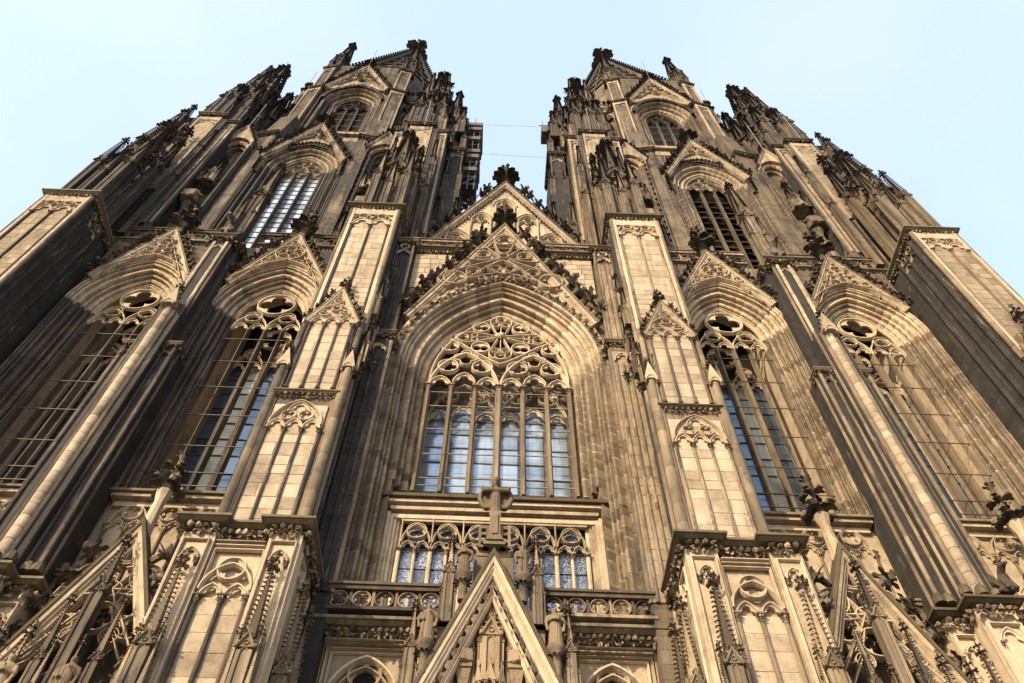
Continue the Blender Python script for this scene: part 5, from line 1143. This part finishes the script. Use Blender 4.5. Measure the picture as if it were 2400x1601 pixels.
def head(b, x, y, z, r, beard=True, cap=False):
    ell(b, [(r*.45, r*.45, z-r*1.5, 0), (r*.5, r*.5, z-r*.9, 0)], 10, x, y)
    ell(b, [(r*.3, r*.3, z-r*1.15, -.1*r), (r*.7, r*.75, z-r*.8, -.05*r), (r*.88, r, z-.1*r, 0), (r*.85, r*1.0, z+.5*r, 0), (r*.5, r*.6, z+1.05*r, 0), (r*.1, r*.1, z+1.2*r, 0)], 14, x, y)
    ell(b, [(r*.95, r*.8, z-r*.9, .35*r), (r*1.1, r*1.0, z, .28*r), (r*1.0, r*1.05, z+.6*r, .15*r), (r*.5, r*.6, z+1.2*r, .1*r)], 14, x, y)
    b.frustum(x, y-r*1.0, z-r*.35, z+r*.15, r*.16, r*.26, r*.08, r*.08)
    for s in (-1, 1): b.blob((x+s*r*.38, y-r*.88, z+r*.32), r*.16, (1.5, .7, .5), 2); b.blob((x+s*r*.95, y+.05*r, z-.05*r), r*.2, (.6, 1, 1.3), 3)
    b.blob((x, y-r*.88, z-r*.55), r*.18, (1.5, .6, .5), 5)
    if beard: ell(b, [(r*.15, r*.15, z-r*1.7, -.55*r), (r*.5, r*.45, z-r*1.1, -.6*r), (r*.55, r*.4, z-r*.6, -.55*r)], 10, x, y)
def standing(kind):
    b = MB(); ell(b, [(.155, .13, 0, 0), (.15, .125, .08, 0), (.13, .105, .3, .01), (.125, .095, .5, 0), (.15, .10, .64, 0), (.17, .105, .74, .01), (.13, .085, .80, .015), (.05, .05, .84, .01)], 18)
    for i in range(9): a = -pi*.98+pi*.96*i/8; b.tube((.15*cos(a), .125*sin(a), 0), (.115*cos(a+.12), .09*sin(a+.12), .56), .022, 6)
    head(b, 0, -.01, .905, .062, kind != 1)
    for s in (-1, 1):
        e = Vector((s*.20, -.03, .59)); h = Vector((s*.05, -.15, .63)) if kind == 0 else (Vector((s*.06, -.15, .70)) if s > 0 else Vector((-.08, -.14, .52)))
        b.tube((s*.145, .01, .76), e, .048, 8); b.tube(e, h, .036, 8); b.blob(tuple(h), .036, (1, 1, 1.1), 1, .1)
        for q in range(4): b.tube(h+Vector((0, -.01, -.02+.013*q)), h+Vector((-s*.035, -.03, -.02+.015*q)), .008, 5)
        b.tube(e, (s*.17, -.05, .36), .035, 6)
    if kind == 0: b.box(-.055, .055, -.185, -.14, .58, .72)
    else: b.tube((-.08, -.15, .05), (-.09, -.16, .78), .014, 6)
    return remesh(b, .013, M_STAT, 'statue')
def seated(kind):
    b = MB(); ell(b, [(.20, .14, .28, 0), (.16, .11, .5, 0), (.17, .105, .70, 0), (.13, .085, .77, 0), (.05, .05, .81, 0)], 16)
    for s in (-1, 1): b.tube((s*.09, 0, .36), (s*.11, -.26, .38), .10, 10); b.tube((s*.11, -.26, .38), (s*.10, -.27, .02), .095, 10)
    for i in range(7): x = -.17+.34*i/6; b.tube((x, -.34, .03), (x*.8, -.33, .42), .02, 6)
    ell(b, [(.24, .2, 0, -.12), (.23, .2, .3, -.1)], 14); head(b, 0, -.03, .875, .065, kind == 0)
    for s in (-1, 1): e = Vector((s*.21, -.06, .53)); h = Vector((s*.06, -.2, .56 if s*(1 if kind else -1) > 0 else .66)); b.tube((s*.15, 0, .71), e, .05, 8); b.tube(e, h, .038, 8); b.blob(tuple(h), .038, (1, 1, 1), 1, .1)
    b.box(-.07, .07, -.24, -.19, .48, .62); return remesh(b, .014, M_STAT, 'statue')
def angel():
    b = MB(); ell(b, [(.21, .18, 0, 0), (.24, .19, .15, 0), (.20, .16, .6, 0), (.25, .17, .98, 0), (.2, .14, 1.14, 0), (.09, .09, 1.24, 0)], 16)
    for i in range(6): a = -pi*.95+pi*.9*i/5; b.tube((.22*cos(a), .18*sin(a), 0), (.19*cos(a), .15*sin(a), .75), .03, 6)
    head(b, 0, -.03, 1.44, .175, False)
    for s in (-1, 1):
        b.tube((0, -.14, 1.0), (s*.55, -.14, .98), .09, 8); b.tube((s*.5, -.13, .98), (s*.56, -.12, 1.12), .08, 8)
        pts = [(.25, .98), (.45, 1.14), (.62, 1.0), (.64, .75), (.54, .50), (.36, .38), (.2, .46)]
        for p, q in zip(pts, pts[1:]): b.tube((s*p[0], .06, p[1]), (s*q[0], .06, q[1]), .10, 8)
        b.prism_xz([(s*.2, .45), (s*.52, .5), (s*.62, .85), (s*.45, 1.08), (s*.2, 1.0)], .06, .15)
    return remesh(b, .022, M_ANGEL, 'angel')
def beast():
    b = MB(); ell(b, [(.16, .22, 0, 0), (.2, .26, .2, 0), (.18, .2, .5, -.02), (.12, .14, .72, -.08)], 14)
    b.tube((0, -.08, .7), (0, -.3, .86), .13, 8); b.blob((0, -.36, .88), .15, (1, 1.2, .9), 3, .1); b.tube((0, -.4, .85), (0, -.62, .8), .07, 8)
    for s in (-1, 1): b.tube((s*.08, -.3, .95), (s*.13, -.2, 1.12), .035, 6); b.tube((s*.14, -.14, .45), (s*.14, -.3, 0), .065, 8); b.tube((s*.2, .1, .2), (s*.2, -.15, .05), .09, 8); b.prism_xz([(s*.12, .3), (s*.42, .55), (s*.36, .95), (s*.14, .7)], .06, .12)
    return remesh(b, .02, M_DARK, 'gargoyle')
ST0, ST1, SE0, SE1, AN, BE = standing(0), standing(1), seated(0), seated(1), angel(), beast()
G1 = 'stone figures around the portal gable'
thing('statue', 'standing robed figure with a book, on the upper bracket left of the portal gable tip', 'statue', (-.86, -2.25, 17.6), G1, ST0, 1.17, (0, 0, -.15))
thing('statue', 'standing robed figure holding a staff, on the upper bracket right of the portal gable tip', 'statue', (.86, -2.25, 17.6), G1, ST1, 1.17, (0, 0, .2))
thing('statue', 'large standing figure on the lower bracket left of the portal gable, below the balustrade', 'statue', (-1.74, -2.25, 15.25), G1, ST1, 1.28, (0, 0, -.1))
thing('statue', 'large standing figure on the lower bracket right of the portal gable, below the balustrade', 'statue', (1.74, -2.25, 15.25), G1, ST0, 1.28, (0, 0, .1))
thing('statue', 'seated figure inside the portal gable, left of the spirelet', 'statue', (-.72, -1.78, 14.9), G1, SE0, .92, (0, 0, .35))
thing('statue', 'seated figure inside the portal gable, right of the spirelet', 'statue', (.72, -1.78, 14.9), G1, SE1, .92, (0, 0, -.35))
thing('statue', 'angel with curled wings and outstretched arms on the tip of the portal gable', 'statue', (0, -2.0, 20.2), G1, AN, (.80, 1.04, 1.04))
G2 = 'figures in the high tower niches'
for X, lab in ((-20.45, 'pale figure under a canopy in the outer niche of the left tower'), (-9.35, 'pale figure under a canopy in the inner niche of the left tower'), (9.35, 'pale figure under a canopy in the inner niche of the right tower'), (20.45, 'pale figure under a canopy in the outer niche of the right tower')):
    o = thing('statue', lab, 'statue', (X, 1.6, 50.25), G2, SE0 if X < 0 else SE1, 2.2); 
G3 = 'stone beasts on the buttress caps'
for X, Yy, Z, sc_, lab in ((-14.9, -.9, 40.95, 1.5, 'dark stone beast perched on the buttress cap between the left tower windows'), (14.9, -.9, 40.95, 1.5, 'dark stone beast perched on the buttress cap between the right tower windows'),
                      (-15.5, -1.9, 17.9, .9, 'dark stone beast on the low cap near the left picture edge'), (15.5, -1.9, 17.9, .9, 'dark stone beast on the low cap near the right picture edge')):
    thing('gargoyle', lab, 'gargoyle', (X, Yy, Z), G3, BE, sc_)
G4 = 'figures in front of the side portals'
for X, lab in ((-12.35, 'robed figure left of the tall pinnacle in the left side portal'), (-10.75, 'robed figure right of the tall pinnacle in the left side portal'), (10.75, 'robed figure left of the tall pinnacle in the right side portal'), (12.35, 'robed figure right of the tall pinnacle in the right side portal')):
    thing('statue', lab, 'statue', (X, -2.0, 13.2), G4, ST0 if abs(X) > 11 else ST1, 1.5)

# ================================================================== scaffolding and cables between the towers
sc = thing('scaffold', 'steel scaffolding with dark platforms on the inner side of the left tower', 'scaffold', (-3.0, 4.4, 0))
pm = MB().tube((0, 0, 0), (0, 0, 1), .045, 6).mesh('pole', M_STEEL); bm_ = MB().box(-.68, .7, -1.4, 1.4, -.15, .5).mesh('board', M_PLANK)
for x in (-.55, .1, .6):
    for y in (-1.2, 1.2): inst('pole', pm, sc, (x, y, 58.5), sc=(1, 1, 16.2 if x < .5 else 13))
for z in (59.5, 61, 62.5, 64, 66, 68, 70, 72):
    for y in (-1.2, 1.2): inst('pole', pm, sc, (-.6, y, z), (0, pi/2, 0), (1, 1, 1.35))
    for x in (-.55, .6): inst('pole', pm, sc, (x, -1.4, z+.4), (-pi/2, 0, 0), (1, 1, 2.8))
for z, x in ((72.6, .1), (71.4, .05), (69.0, 0), (66.0, .1), (64.8, .05), (62.0, 0)): inst('board', bm_, sc, (x, 0, z))
for z in (59, 61.5, 64): inst('pole', pm, sc, (-.5, -1.25, z), (0, .55, 0), (1, 1, 2.1))
wc = thing('work_platform', 'small dark work platform hanging on the inner side of the right tower', 'platform', (3.35, 3.6, 71.6))
part('cage', MB().box(-.35, .3, -.6, .6, 0, 1.7), M_PLANK, wc); part('pole', MB().tube((-.55, -.5, 1.75), (.5, -.5, 1.85), .04).tube((-.2, -.5, 1.6), (-.2, -.5, 2.9), .03), M_STEEL, wc)
for a, b, lab in (((-3.9, 4, 75.7), (4.0, 4, 75.9), 'upper thin cable strung between the two towers'), ((-2.5, 4, 68.3), (3.6, 4, 68.0), 'lower thin cable strung between the two towers')):
    m = MB(); a, b = Vector(a), Vector(b)
    for i in range(8): q0, q1 = a.lerp(b, i/8), a.lerp(b, (i+1)/8); q0.z -= .25*(1-(2*i/8-1)**2); q1.z -= .25*(1-(2*(i+1)/8-1)**2); m.tube(q0, q1, .010, 5)
    thing('cable', lab, 'cable', (0, 0, 0), 'cables between the towers', m.mesh('cable', M_STEEL))
